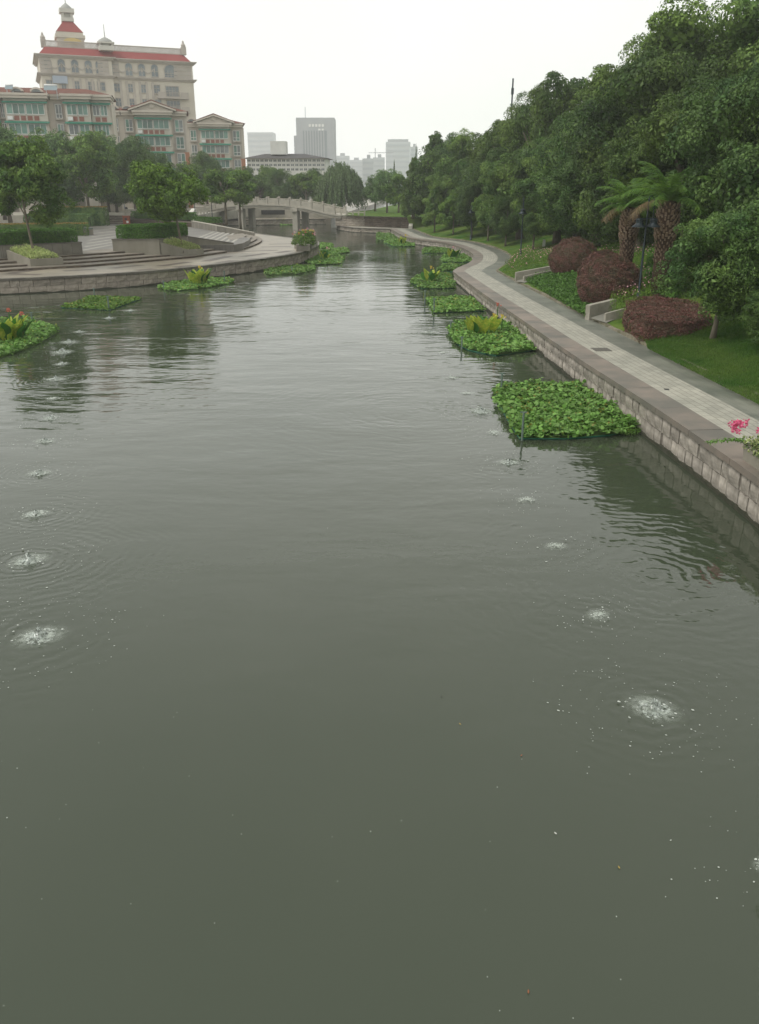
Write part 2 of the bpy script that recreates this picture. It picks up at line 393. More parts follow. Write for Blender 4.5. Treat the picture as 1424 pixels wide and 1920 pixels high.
# ------------------------------------------------------------------ polylines of the banks
def zr(Y): return 1.0 if Y < 22 else (.7 if Y > 60 else 1.0 - .3 * (Y - 22) / 38)
def Gr(px, py):
    z = 1.
    for _ in range(8): p = G(px, py, z); z = zr(p.y)
    return (p.x, p.y)
def resample(P, step):
    P = [Vector((p[0], p[1], 0)) for p in P]; o = [P[0]]; acc = 0
    for a, b in zip(P, P[1:]):
        Ls = (b - a).length; d = step - acc
        while d <= Ls: o.append(a.lerp(b, d / Ls)); d += step
        acc = Ls - (d - step)
    return o
def smooth_pts(P, it=2):
    for _ in range(it):
        q = [P[0]]
        for a, b in zip(P, P[1:]):
            a = Vector(a[:2]); b = Vector(b[:2]); q += [a.lerp(b, .25), a.lerp(b, .75)]
        q.append(P[-1]); P = [tuple(p[:2]) for p in q]
    return P
def offset(P, d):                   # positive = to the right of the walking direction
    o = []
    for i, p in enumerate(P):
        t = (Vector(P[min(i + 1, len(P) - 1)][:2]) - Vector(P[max(i - 1, 0)][:2])).normalized()
        o.append((p[0] + t.y * d, p[1] - t.x * d))
    return o
RB = [(8.9, -60), (8.2, -5), (7.85, 8), Gr(1424, 893), Gr(1260, 782), Gr(1060, 654), Gr(968, 590), Gr(913, 554), Gr(862, 517)]
RB1 = smooth_pts(RB, 1) + [Gr(850, 508)]
RB2 = smooth_pts([Gr(850, 508), Gr(860, 501), Gr(882, 493), Gr(891, 482), Gr(887, 474), Gr(867, 463), Gr(836, 454), Gr(801, 450), Gr(763, 445), Gr(748, 437), Gr(733, 429)], 2)
RBANK = [tuple(p[:2]) for p in resample(RB1 + RB2[1:], .5)]
RBz = [zr(p[1]) for p in RBANK]
def loft(offs_a, offs_b, za, zb, name, m, parent=None, kind=None, uvw=True, P=RBANK, Z=RBz, i0=0, i1=None):
    A = offset(P, offs_a); B_ = offset(P, offs_b); V = []; F = []; uv = []
    i1 = i1 or len(P)
    for k in range(i0, i1):
        V += [(A[k][0], A[k][1], Z[k] + za), (B_[k][0], B_[k][1], Z[k] + zb)]
    for k in range(i1 - i0 - 1): F.append((2 * k, 2 * k + 1, 2 * k + 3, 2 * k + 2))
    me = bpy.data.meshes.new(name); me.from_pydata(V, [], F); me.update(); me.materials.append(M[m])
    ul = me.uv_layers.new(name='UVMap'); w = abs(offs_b - offs_a)
    for f in me.polygons:
        for li, vi in zip(f.loop_indices, f.vertices): ul.data[li].uv = ((vi // 2) * .5, (vi % 2) * w)
    return put(name, me, parent, kind=kind)
KERB_OFF = 3.15
KB = offset(RBANK, KERB_OFF + .14)
KB_s = sorted([(p[1], p[0]) for p in KB]); _ky = np.array([k[0] for k in KB_s]); _kx = np.array([k[1] for k in KB_s])
def xk(Y): return float(np.interp(Y, _ky, _kx)) if Y < 130 else float(np.interp(Y, [130, 134, 140, 152, 175, 230, 300, 1015], [float(np.interp(130, _ky, _kx)), 0., -6, -5, -1, 5, 12, 60]))
def tz(x, Y):                        # height of the right-hand lawn and hill
    d = max(0, x - xk(Y)); b = zr(Y) + .1
    h = .2 * min(d, 9) + .12 * max(0, min(d - 9, 25)) + .10 * math.sin(x * .35) * math.sin(Y * .21) * min(1, d / 4)
    z = b + h
    if Y > 130: z = max(z, 2.3)
    return z
def T(px, py):
    a, b, c = ray(px, py); t = 5.
    while t < 600:
        x, y, z = a * t, b * t, CAM_H + c * t
        if z < tz(x, y) : return Vector((x, y, tz(x, y)))
        t += .1
    return Vector((a * t, b * t, 2))

# ------------------------------------------------------------------ water
def water_material(spouts):
    m = bpy.data.materials.new('river_water'); m.use_nodes = True; n = m.node_tree.nodes; l = m.node_tree.links.new
    b = n['Principled BSDF']; b.inputs['Roughness'].default_value = .02; b.inputs['IOR'].default_value = 1.48
    b.inputs['Specular IOR Level'].default_value = .5
    g = n.new('ShaderNodeNewGeometry'); pos = g.outputs['Position']
    def math_(op, a, bb=None, c=None):
        k = n.new('ShaderNodeMath'); k.operation = op
        for i, v in enumerate((a, bb, c)):
            if v is None: continue
            if isinstance(v, (int, float)): k.inputs[i].default_value = v
            else: l(v, k.inputs[i])
        return k.outputs[0]
    def noise(scale, det=3, stretch=(1, 1, 1), rough=.5, dist=0):
        mp = n.new('ShaderNodeMapping'); mp.inputs['Scale'].default_value = stretch; l(pos, mp.inputs[0])
        t = n.new('ShaderNodeTexNoise'); t.inputs['Scale'].default_value = scale; t.inputs['Detail'].default_value = det
        t.inputs['Roughness'].default_value = rough; t.inputs['Distortion'].default_value = dist; l(mp.outputs[0], t.inputs['Vector']); return t.outputs['Fac']
    cn = noise(.12, 4); x = n.new('ShaderNodeMix'); x.data_type = 'RGBA'
    x.inputs[6].default_value = (.040, .050, .031, 1); x.inputs[7].default_value = (.052, .063, .041, 1); l(cn, x.inputs[0]); l(x.outputs[2], b.inputs['Base Color'])
    warp = noise(.55, 4, rough=.6)
    h = None
    for (sx, sy, amp, kf, dec) in spouts:
        vm = n.new('ShaderNodeVectorMath'); vm.operation = 'DISTANCE'; l(pos, vm.inputs[0]); vm.inputs[1].default_value = (sx, sy, 0)
        r = vm.outputs['Value']; ph = math_('MULTIPLY_ADD', r, kf, math_('ADD', math_('MULTIPLY', warp, 26.), math_('MULTIPLY', noise(2.2, 2), 3.))); s = math_('SINE', ph)
        e = math_('POWER', 2.718, math_('MULTIPLY', r, -1 / dec)); w = math_('MULTIPLY', math_('MULTIPLY', s, e), amp)
        h = w if h is None else math_('ADD', h, w)
    patch = noise(.10, 3); pm = n.new('ShaderNodeMapRange'); pm.inputs['From Min'].default_value = .35; pm.inputs['From Max'].default_value = .65
    pm.inputs['To Min'].default_value = .35; pm.inputs['To Max'].default_value = 1.0; l(patch, pm.inputs['Value'])
    n1 = noise(2.4, 3, (1, 1.7, 1)); n2 = noise(7., 2, (1, 1.6, 1)); n3 = noise(.85, 2, (1, 1.8, 1)); n4 = noise(.28, 2, (1, 2.4, 1), dist=.6)
    base = math_('ADD', math_('ADD', math_('MULTIPLY', n1, .009), math_('MULTIPLY', n2, .0014)), math_('ADD', math_('MULTIPLY', n3, .024), math_('MULTIPLY', n4, .05)))
    sp = n.new('ShaderNodeSeparateXYZ'); l(pos, sp.inputs[0])
    yr = n.new('ShaderNodeMapRange'); yr.inputs['From Min'].default_value = 6; yr.inputs['From Max'].default_value = 26
    yr.inputs['To Min'].default_value = .16; yr.inputs['To Max'].default_value = 1.0; l(sp.outputs['Y'], yr.inputs['Value'])
    base = math_('MULTIPLY', math_('MULTIPLY', base, pm.outputs[0]), yr.outputs[0])
    pr = n.new('ShaderNodeMapRange'); pr.inputs['From Min'].default_value = .38; pr.inputs['From Max'].default_value = .6; pr.inputs['To Min'].default_value = .15; l(noise(.45, 2), pr.inputs['Value'])
    tot = math_('ADD', base, math_('MULTIPLY', h, pr.outputs[0]))
    bp = n.new('ShaderNodeBump'); bp.inputs['Strength'].default_value = 1; bp.inputs['Distance'].default_value = 1.
    l(tot, bp.inputs['Height']); l(bp.outputs[0], b.inputs['Normal'])
    return m
# (px, py, size, foam strength)
SPR = [(1225, 1330, 1.0), (1122, 1155, .6), (1042, 1025, .6), (987, 938, .6), (955, 868, .8), (928, 812, .7), (903, 772, 1.1), (876, 738, .6),
       (850, 709, .6), (830, 662, .6), (806, 624, 1.0), (790, 600, .6), (768, 575, .6), (1440, 1625, .45)]
SPL = [(75, 1195, 1.1), (55, 1052, 1.0), (68, 965, .8), (75, 888, .8), (85, 828, .8), (95, 785, .8), (100, 748, .7), (105, 712, 1.1), (116, 683, .8),
       (118, 661, 1.3), (130, 642, 1.2), (150, 623, .8), (205, 597, .8), (245, 583, .8)]
rip = []
for px, py, s in SPR[:5] + [SPR[6], SPR[10]] + SPL[:4] + [SPL[7], SPL[10]]:
    p = G(px, py, 0); rip.append((p.x, p.y, .0040 * s, random.uniform(20, 34), random.uniform(.8, 1.4)))
p = G(770, 770, 0); rip.append((p.x, p.y, .0042, 15, 3.2)); rip.append((4.9, 13.5, .0030, 21, 2.4))
M['water'] = water_material(rip)
mb = MB(); mb.quad((-680, -110, 0), (680, -110, 0), (680, 1020, 0), (-680, 1020, 0))
mb.build('water', 'water', kind='structure')

# ------------------------------------------------------------------ right bank: wall of stones, coping, path, kerb
def stone_mesh(seed, L_=1., H_=1., D_=.22, rough=.055):
    rs = random.Random(seed); mb = MB(); nx, nz = 3, 2; V = []
    for j in range(nz + 1):
        for i in range(nx + 1):
            e = (i in (0, nx)) or (j in (0, nz))
            V.append((L_ * i / nx + (0 if 0 < i < nx else (.01 if i == 0 else -.01)) + rs.uniform(-.012, .012), (-rs.uniform(.2, 1) * rough) if not e else rs.uniform(0, .012), H_ * j / nz + rs.uniform(-.01, .01)))
    F = [(j * (nx + 1) + i, j * (nx + 1) + i + 1, (j + 1) * (nx + 1) + i + 1, (j + 1) * (nx + 1) + i) for j in range(nz) for i in range(nx)]
    b = len(V); V += [(0, D_, 0), (L_, D_, 0), (L_, D_, H_), (0, D_, H_)]; k = nx + 1; t = nz * k
    F += [(0, b, b + 1, nx), (nx, b + 1, b + 2, t + nx), (t + nx, b + 2, b + 3, t), (t, b + 3, b, 0)]
    mb.v = V; mb.f = F
    return mb
def stone_wall(root, P, Z, courses, ln, m, maxparts, coping_w, coping_m, cop_len, cop_t=.15, i0=0, outward=1, seed=3, overhang=.05, vis=None):
    """P runs with the land on its right (outward=1). Stones face the water."""
    rs = random.Random(seed); protos = [stone_mesh(seed * 50 + k).mesh('stone', m) for k in range(14)]
    P3 = [Vector((p[0], p[1], 0)) for p in P]; cum = [0]
    for a, b in zip(P3, P3[1:]): cum.append(cum[-1] + (b - a).length)
    cum = np.array(cum); X = np.array([p[0] for p in P]); Y = np.array([p[1] for p in P]); Zs = np.array(Z)
    at = lambda s: Vector((float(np.interp(s, cum, X)), float(np.interp(s, cum, Y)), 0)); zt = lambda s: float(np.interp(s, cum, Zs))
    n = 0; stuff = MB(); cand = []
    for c in range(courses):
        s = rs.uniform(0, .3)
        while s < cum[-1] - .2:
            le = ln * rs.uniform(.65, 1.3); e = min(s + le, cum[-1]); cand.append((c, s, e)); s = e + .015
    def vkey(t):
        p = at((t[1] + t[2]) / 2); return p.length if p.y > (10 if outward > 0 else 40) else 1e3 + p.length
    cand.sort(key=vkey)
    for c, s, e in cand:
        a = at(s); b = at(e); d = b - a
        if d.length < .08: continue
        H_ = (zt((s + e) / 2) - cop_t) ; hs_ = H_ / courses; z0 = c * hs_ - (.03 if c == 0 else 0); ang = math.atan2(d.y, d.x)
        proud = rs.uniform(-.02, .03)
        nrm = Vector((d.y, -d.x, 0)).normalized() * outward   # to land
        o = a + nrm * (.06 - proud); mesh = protos[rs.randrange(14)]
        if outward > 0: loc, ro = (b + nrm * (.06 - proud)), ang + math.pi
        else: loc, ro = o, ang
        # local y must point to the land: for outward>0 the wall is walked with land on its right
        sc = (d.length, 1, (hs_ - .015 + (.03 if c == 0 else 0)))
        if outward > 0:
            loc = a + nrm * (.06 - proud); ro = ang; sc = (d.length, -1, sc[2])
        if n < maxparts:
            put('stone', mesh, root, (loc.x, loc.y, z0), ro, scale=sc); n += 1
        else:
            i = len(stuff.v); ca, sa = math.cos(ro), math.sin(ro)
            for v in mesh.vertices:
                x, y, z = v.co.x * sc[0], v.co.y * sc[1], v.co.z * sc[2]; stuff.v.append((loc.x + x * ca - y * sa, loc.y + x * sa + y * ca, z0 + z))
            for f in mesh.polygons: stuff.f.append(tuple(i + k for k in f.vertices))
    if stuff.v: stuff.build('stone', m, root, kind='stuff')
    # backing and waterline
    A = offset(P, .10 * outward); Bk = offset(P, .6 * outward); W0 = offset(P, -.008 * outward)
    back = MB(); wl = MB()
    for k in range(len(P) - 1):
        back.quad((A[k][0], A[k][1], -.9), (A[k + 1][0], A[k + 1][1], -.9), (A[k + 1][0], A[k + 1][1], Z[k + 1] - cop_t + .01), (A[k][0], A[k][1], Z[k] - cop_t + .01))
    back.build('backing', 'mortar', root)
    for k in range(len(P) - 1):
        h0 = (h1 if k else .08); h1 = .03 + .11 * rs.random()
        wl.hexa([(W0[k][0], W0[k][1], -.3), (W0[k + 1][0], W0[k + 1][1], -.3), (A[k + 1][0], A[k + 1][1], -.3), (A[k][0], A[k][1], -.3)],
                [(W0[k][0], W0[k][1], h0), (W0[k + 1][0], W0[k + 1][1], h1), (A[k + 1][0], A[k + 1][1], h1), (A[k][0], A[k][1], h0)])
    wl.build('waterline_algae', 'algae', root)
    # coping slabs
    s = 0
    while s < cum[-1] - .05:
        e = min(s + cop_len * rs.uniform(.9, 1.1), cum[-1]); mb = MB(); k = max(1, int((e - s) / .6)); prev = None; dz = rs.uniform(-.004, .004)
        for i in range(k + 1):
            t = s + .008 + (e - s - .016) * i / k; p = at(t); q = at(min(t + .2, cum[-1])); r_ = at(max(t - .2, 0)); d = (q - r_).normalized(); nr = Vector((d.y, -d.x, 0)) * outward
            a = p - nr * overhang; b = p + nr * coping_w; z = zt(t) + dz; cur = [(a.x, a.y, z - cop_t), (b.x, b.y, z - cop_t), (b.x, b.y, z), (a.x, a.y, z)]
            if prev:
                mb.hexa([prev[0], cur[0], cur[1], prev[1]], [prev[3], cur[3], cur[2], prev[2]])
            prev = cur
        mb.build('coping_slab', coping_m, root)
        s = e
wr = thing('embankment_wall', 'stone block river wall with brown coping on the right bank', 'river wall')
stone_wall(wr, RBANK, RBz, 2, .52, 'stone', 300, .80, 'coping', 2.4)
loft(.80, .88, -.001, .002, 'paver_border', 'pave_light', kind='structure')
loft(.88, 2.05, 0, 0, 'footpath', 'pave_light', kind='structure')
loft(2.05, KERB_OFF, -.004, -.01, 'path_edge', 'pave_grey', kind='structure')
# kerb stones as one thing with pieces
kr = thing('garden_kerb', 'low mossy kerb between the riverside path and the lawn', 'kerb')
K0 = offset(RBANK, KERB_OFF); K1 = offset(RBANK, KERB_OFF + .15)
for k in range(30, len(RBANK) - 3, 2):
    if 20 < RBANK[k][1] or True:
        e = min(k + 2, len(RBANK) - 1); za, zb = RBz[k], RBz[e]; t = .10 + random.uniform(-.02, .02)
        f = lambda P_, i, s: Vector((P_[i][0], P_[i][1], 0)).lerp(Vector((P_[e if i == k else k][0], P_[e if i == k else k][1], 0)), s)
        a, b, c2, d2 = f(K0, k, .01), f(K0, e, .01), f(K1, e, .01), f(K1, k, .01)
        mb = MB(); mb.hexa([(a.x, a.y, za - .2), (b.x, b.y, zb - .2), (c2.x, c2.y, zb - .2), (d2.x, d2.y, za - .2)], [(a.x, a.y, za + t), (b.x, b.y, zb + t), (c2.x, c2.y, zb + t), (d2.x, d2.y, za + t)])
        mb.build('kerb_stone', 'kerb', kr)
# lawn and hill
ds = [-.3, 0, .4, .9, 1.5, 2.2, 3, 4, 5, 6, 7, 8, 9, 10.5, 12, 14, 17, 20, 24, 30, 40, 60, 100, 200, 400, 600]
Ys = [-100, -60, -20] + [y for y in range(0, 131, 1)] + [130.5, 134, 136, 140, 146, 152, 160, 175, 200, 230, 260, 300, 400, 600, 1015]
V = []; F = []
for Y in Ys:
    for d in ds:
        x = xk(Y) + d; z = tz(x, Y)
        if d < 0: z = zr(Y) - .25 if Y < 130 else z - 1.5 * 0
        if d > 100: z = min(z, 6)
        V.append((x, Y, z))
nd = len(ds)
for i in range(len(Ys) - 1):
    for j in range(nd - 1): F.append((i * nd + j, i * nd + j + 1, (i + 1) * nd + j + 1, (i + 1) * nd + j))
mb = MB(); mb.v = V; mb.f = F; mb.build('lawn', 'lawn', kind='structure', smooth=True)

# ------------------------------------------------------------------ left bank
LB = [(-120, 40), (-45, 49), (-32, 52.6)] + [tuple(G(px, py, 1)[:2]) for px, py in ((0, 523), (120, 518), (240, 511), (340, 503), (426, 493), (544, 478), (585, 467))] 
LB += [tuple(G(px, py, 1)[:2]) for px, py in ((599, 459), (598, 452), (588, 448.5), (565, 447), (552, 446), (478, 437), (450, 432))]
LB = smooth_pts(LB, 2)
LBANK = [tuple(p[:2]) for p in resample(LB, .6)]
wlr = thing('embankment_wall', 'weathered stone block wall edging the left plaza', 'river wall')
stone_wall(wlr, LBANK, [1.0] * len(LBANK), 2, .85, 'stone_l', 260, .45, 'coping_l', 1.8, outward=-1, seed=9, cop_t=.13)
tipb = LBANK[-1]
LAND = [p for p in offset(LBANK, -.44)] + [(-24.5, 128), (-30, 138), (-33, 150), (-25, 158.5), (-9, 163), (-8, 200), (-2, 300), (40, 1015), (-670, 1015), (-670, 40)]
mb = MB(); mb.prism(LAND, -.9, .985); mb.build('plaza', 'plaza', kind='structure')
# dark paving bands let into the plaza
bands = [(20, 512, 90, 503), (75, 515, 10, 513), (120, 508, 180, 505), (210, 503, 265, 497), (255, 507, 290, 504), (300, 499, 355, 491), (330, 501, 365, 497), (385, 490, 430, 480),
         (410, 493, 440, 488), (455, 481, 500, 475), (470, 486, 495, 484), (440, 472, 520, 469), (490, 463, 545, 462), (505, 458, 548, 457), (520, 474, 545, 470)]
pb = bpy.data.objects['plaza']
for a, b, c2, d2 in bands:
    p = G(a, b, .992); q = G(c2, d2, .992); d = (q - p).normalized(); nr = Vector((-d.y, d.x, 0)) * .42
    mb = MB(); mb.quad(p - nr, q - nr, q + nr, p + nr); mb.build('paving_band', 'plaza_dark', pb)
# terrace and steps
S0 = [(-60, 53.)] + [tuple(G(px, py, 1)[:2]) for px, py in ((0, 510), (60, 506), (160, 500.5), (260, 492.5), (359, 483.7), (439, 472))]
ZT = 1.6
def back_off(P, d): return offset(P, -d)
st = thing('plaza_steps', 'long weathered stone steps rising from the left plaza', 'steps')
S0r = [tuple(p[:2]) for p in resample(S0, 1.5)]
for k in range(4):
    a = back_off(S0r, 1.3 * k + .02); b = back_off(S0r, 1.3 * k + (1.31 if k < 3 else 3.)); z = 1 + .15 * (k + 1)
    tread = MB(); riser = MB()
    for i in range(len(a) - 1):
        tread.hexa([(a[i][0], a[i][1], z - .05), (a[i + 1][0], a[i + 1][1], z - .05), (b[i + 1][0], b[i + 1][1], z - .05), (b[i][0], b[i][1], z - .05)],
                   [(a[i][0], a[i][1], z), (a[i + 1][0], a[i + 1][1], z), (b[i + 1][0], b[i + 1][1], z), (b[i][0], b[i][1], z)])
    r0 = back_off(S0r, 1.3 * k + .05)
    for i in range(len(a) - 1): riser.quad((r0[i][0], r0[i][1], z - .16), (r0[i + 1][0], r0[i + 1][1], z - .16), (r0[i + 1][0], r0[i + 1][1], z - .04), (r0[i][0], r0[i][1], z - .04))
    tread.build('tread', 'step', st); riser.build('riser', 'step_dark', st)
# terrace floor (behind the steps, down to the curved steps)
TR = [G(439, 459, ZT), G(455, 456, ZT), G(466, 451, ZT), G(470, 447, ZT)]
W1 = [G(477, 445, 1.3), G(408, 434, ZT), G(360, 425, ZT), G(300, 421, ZT), G(236, 419, ZT)]
fr = back_off(S0r, 4.6)
TP = [p for p in fr[:-1]] + [(TR[0].x, TR[0].y)] + [(p.x, p.y) for p in TR[1:]] + [(p.x, p.y) for p in W1[1:]] + [(-36, 132), (-160, 132), (-160, 52)]
TP = [p for p in TP if True]
mb = MB(); mb.prism(TP, .9, ZT - .004); mb.build('terrace', 'terrace', kind='structure')
tb = bpy.data.objects['terrace']
for k in range(9):       # pale lines in the terrace paving
    for (x0, y0, x1, y1) in [((378 + k * 11 - 8), 447 + k * 1.2, (402 + k * 9), 434 + k * .9)] if k < 7 else []:
        p = G(x0, y0, ZT); q = G(x1, y1, ZT); d = (q - p).normalized(); nr = Vector((-d.y, d.x, 0)) * .14
        mb = MB(); mb.quad(p - nr, q - nr, q + nr, p + nr); mb.build('paving_line', 'terrace_line', tb)
for k in range(7):
    p = G(155 + k * 4, 469 - k * 6.2, ZT); q = G(210 + k * 2, 459 - k * 5.2, ZT); d = (q - p).normalized(); nr = Vector((-d.y, d.x, 0)) * .16
    mb = MB(); mb.quad(p - nr, q - nr, q + nr, p + nr); mb.build('paving_line', 'terrace_line', tb)
# curved steps at the river end of the terrace
cs = thing('curved_steps', 'fan of four curved stone steps at the end of the striped terrace', 'steps')
c0 = G(439, 471, 1.0); c1 = G(477, 444, 1.0)
rim = [G(439, 471, 1), G(460, 467.5, 1), G(478, 461, 1), G(488, 456, 1), G(493, 451, 1), G(484, 446.5, 1), G(477, 444.5, 1)]
rim = [tuple(p[:2]) for p in rim]; rim = smooth_pts(rim, 2); cen = (G(425, 449, 1.2).x, G(425, 449, 1.2).y)
for k in range(4):
    f = 1 - .15 * k; poly = [(cen[0] + (p[0] - cen[0]) * f, cen[1] + (p[1] - cen[1]) * f) for p in rim] + [cen]
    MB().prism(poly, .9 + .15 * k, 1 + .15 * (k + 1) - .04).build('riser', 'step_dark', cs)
    f += .012; poly = [(cen[0] + (p[0] - cen[0]) * f, cen[1] + (p[1] - cen[1]) * f) for p in rim] + [cen]
    MB().prism(poly, 1 + .15 * (k + 1) - .04, 1 + .15 * (k + 1) + .002 * k, bottom=True).build('tread', 'step', cs)
def wall_line(name, label, pts, zb, zt_, th, m, cap=None, cat='wall'):
    """a free standing wall; pts world (x,y); zt_ top heights per point"""
    o = thing(name, label, cat)
    off = offset(pts, -th); mb = MB(); cp = MB()
    for i in range(len(pts) - 1):
        a, b, c_, d = pts[i], pts[i + 1], off[i + 1], off[i]; z0, z1 = zt_[i], zt_[i + 1]
        mb.hexa([(a[0], a[1], zb), (b[0], b[1], zb), (c_[0], c_[1], zb), (d[0], d[1], zb)], [(a[0], a[1], z0), (b[0], b[1], z1), (c_[0], c_[1], z1), (d[0], d[1], z0)])
    mb.build('wall_body', m, o)
    if cap:
        o1 = offset(pts, .03); o2 = offset(pts, -th - .03)
        for i in range(len(pts) - 1):
            a, b, c_, d = o1[i], o1[i + 1], o2[i + 1], o2[i]; z0, z1 = zt_[i], zt_[i + 1]
            cp.hexa([(a[0], a[1], z0 + .001), (b[0], b[1], z1 + .001), (c_[0], c_[1], z1 + .001), (d[0], d[1], z0 + .001)], [(a[0], a[1], z0 + .08), (b[0], b[1], z1 + .08), (c_[0], c_[1], z1 + .08), (d[0], d[1], z0 + .08)])
        cp.build('capstone', cap, o)
    return o
xy = lambda p: (p.x, p.y)
w2 = [xy(G(352, 470, 1.15)), xy(G(439.5, 471, 1.0))]
wall_line('retaining_wall', 'grey retaining wall beside the lower steps below the striped terrace', w2, .9, [Zat(*w2[0], 444), Zat(*w2[1], 457)], .35, 'concrete', 'coping_l')
w1 = [xy(G(477, 444.5, 1.0)), xy(G(408, 434, ZT)), xy(G(360, 426, ZT))]
w1 = w1[::-1]
wall_line('retaining_wall', 'pale low wall between the striped terrace and the canal', w1, .5, [Zat(*w1[0], 415), Zat(*w1[1], 424), Zat(*w1[2], 437)], .35, 'concrete2', 'bridge')
w3 = [xy(G(245, 418.5, ZT)), xy(G(360, 421, ZT))]
wall_line('retaining_wall', 'stone wall below the far hedge beside the orange bin', w3, 1.5, [Zat(*w3[0], 408), Zat(*w3[1], 412)], .35, 'concrete2', 'coping_l')
# back stairs
sb = thing('stairs', 'five grey steps between the dark hedge and the orange bin', 'steps')
p0 = G(184, 419, ZT); p1 = G(235, 420, ZT)
for k in range(5):
    z = ZT + .2 * (k + 1); d0 = .75 * k
    MB().hexa([(p0.x, p0.y + d0, z - .3), (p1.x, p1.y + d0, z - .3), (p1.x, p1.y + d0 + 1.2, z - .3), (p0.x, p0.y + d0 + 1.2, z - .3)],
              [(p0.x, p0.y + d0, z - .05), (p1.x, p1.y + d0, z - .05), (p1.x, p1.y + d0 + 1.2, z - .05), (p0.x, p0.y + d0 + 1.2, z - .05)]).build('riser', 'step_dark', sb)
    MB().hexa([(p0.x, p0.y + d0 - .04, z - .05), (p1.x, p1.y + d0 - .04, z - .05), (p1.x, p1.y + d0 + 1.2, z - .05), (p0.x, p0.y + d0 + 1.2, z - .05)],
              [(p0.x, p0.y + d0 - .04, z), (p1.x, p1.y + d0 - .04, z), (p1.x, p1.y + d0 + 1.2, z), (p0.x, p0.y + d0 + 1.2, z)]).build('tread', 'step', sb)
ZU = ZT + 1.0
MB().prism([(-160, p0.y + 4), (p1.x + .5, p0.y + 4), (p1.x + 9, p1.y + 3.5), (-27, 150), (-24, 166), (-24, 200), (-160, 220)], 1.2, ZU - .004).build('upper_terrace', 'path_far', kind='structure')
a = G(184, 419, ZT)
wall_line('stair_side_wall', 'sloping grey side wall left of the five steps', [(a.x - .4, a.y), (a.x - .4, a.y + 4)], 1.4, [ZT + .35, ZU + .35], .35, 'concrete', 'coping_l')

# hedges and their beds
def hedge(label, poly, z0, z1, m, n, leaf=.09, seed=1, name='hedge', cat='hedge', group=None, flat_m=None, round_=.45):
    """clipped hedge over a ground polygon"""
    o = thing(name, label, cat, group=group); rs = np.random.RandomState(seed)
    P = [Vector(p[:2]) for p in poly]; cx = sum((p for p in P), Vector((0, 0))) / len(P)
    per = sum((P[i] - P[i - 1]).length for i in range(len(P))); top = scatter_region(poly, int(n * .5), rs)
    ps = []; ns = []
    for x, y in top: ps.append((x, y, z1 + .04 * math.sin(x * 2 + y * 3) + rs.normal() * .025)); ns.append((0, 0, 1))
    nsd = int(n * .5)
    for i in range(len(P)):
        a, b = P[i - 1], P[i]; Ls = (b - a).length; k = int(nsd * Ls / per); d = (b - a).normalized(); nr = Vector((d.y, -d.x))
        if nr.dot((a + b) / 2 - cx) < 0: nr = -nr
        t = rs.random_sample(k); u = rs.random_sample(k); 
        for tt, uu in zip(t, u):
            zz = z0 + (z1 - z0) * uu; ins = round_ * max(0, (uu - .7) / .3) ** 2 + .04 * math.sin(tt * Ls * 2.3) + rs.normal() * .03
            q = a.lerp(b, tt) - nr * ins; ps.append((q.x, q.y, zz)); ns.append((nr.x, nr.y, .35 + uu * .5))
    V, F = leafquads(np.array(ps), unit(np.array(ns)), leaf * rs.uniform(.6, 1.3, len(ps)), rs, .6, .7)
    put('foliage', npmesh('hedge_leaves', V, F, m), o)
    core = MB().prism([tuple(cx + (p - cx) * .96 - (p - cx).normalized() * .3) for p in P], z0, z1 - .06); core.build('branches', M['leaf_dark'] if 'red' not in m else M[m], o)
    if flat_m:
        tp = scatter_region(poly, int(n * .35), rs); ps = np.array([(x, y, z1 + .05 + rs.normal() * .03) for x, y in tp]); N = np.tile([0, 0, 1.], (len(ps), 1))
        V, F = leafquads(ps, N, leaf * rs.uniform(.6, 1.3, len(ps)), rs, .6, .7); put('new_growth', npmesh('hedge_tips', V, F, flat_m), o)
    return o
def ground_rect(pl, pr, z, depth):   # two front corners given in photograph pixels
    a = G(*pl, z); b = G(*pr, z); d = (b - a).normalized(); nr = Vector((-d.y, d.x, 0)) * depth
    return [xy(a), xy(b), xy(b + nr), xy(a + nr)]
def rounded(poly, r=.5):
    P = [Vector(p[:2]) for p in poly]; o = []
    for i in range(len(P)):
        a, b, c_ = P[i - 1], P[i], P[(i + 1) % len(P)]
        o += [tuple(b + (a - b).normalized() * r), tuple(b + (a - b).normalized() * r * .3 + (c_ - b).normalized() * r * .3), tuple(b + (c_ - b).normalized() * r)]
    return o
def bed(label, poly, zb, zt_, m='concrete2'):
    o = thing('planting_bed', label, 'raised bed'); MB().prism(poly, zb, zt_ - .08).build('wall_body', m, o)
    c_ = sum((Vector(p[:2]) for p in poly), Vector((0, 0))) / len(poly)
    MB().prism([tuple(c_ + (Vector(p[:2]) - c_) * 1.0 + (Vector(p[:2]) - c_).normalized() * .05) for p in poly], zt_ - .08, zt_, bottom=True).build('capstone', 'coping_l', o); return o
r1 = ground_rect((-120, 490), (156, 476), ZT, 4.)
zA = Zat(*r1[1], 453.5); bed('long stone bed wall under the nearest clipped green hedge at the left edge', r1, 1.3, zA)
zB = Zat(*r1[1], 431)
r1h = [tuple(Vector(p).lerp(Vector(r1[1]), 0)) for p in r1]
hedge('long dark green clipped hedge on the bed behind the left planter', rounded([(p[0] , p[1] + .1) for p in r1], .8), zA, zB, 'leaf_hedge', 16000, .11, 2, group='clipped green hedges')
_a, _b, _c = G(213, 473, ZT - .1), G(300, 473, ZT - .1), G(353, 465.5, ZT - .1)
r2 = [xy(_a), xy(_b), xy(_c), (_c.x - .6, _c.y + 3.2), (_a.x + .2, _a.y + 3.8)]
zA = Zat(*r2[0], 448); zB = Zat(*r2[0], 425)
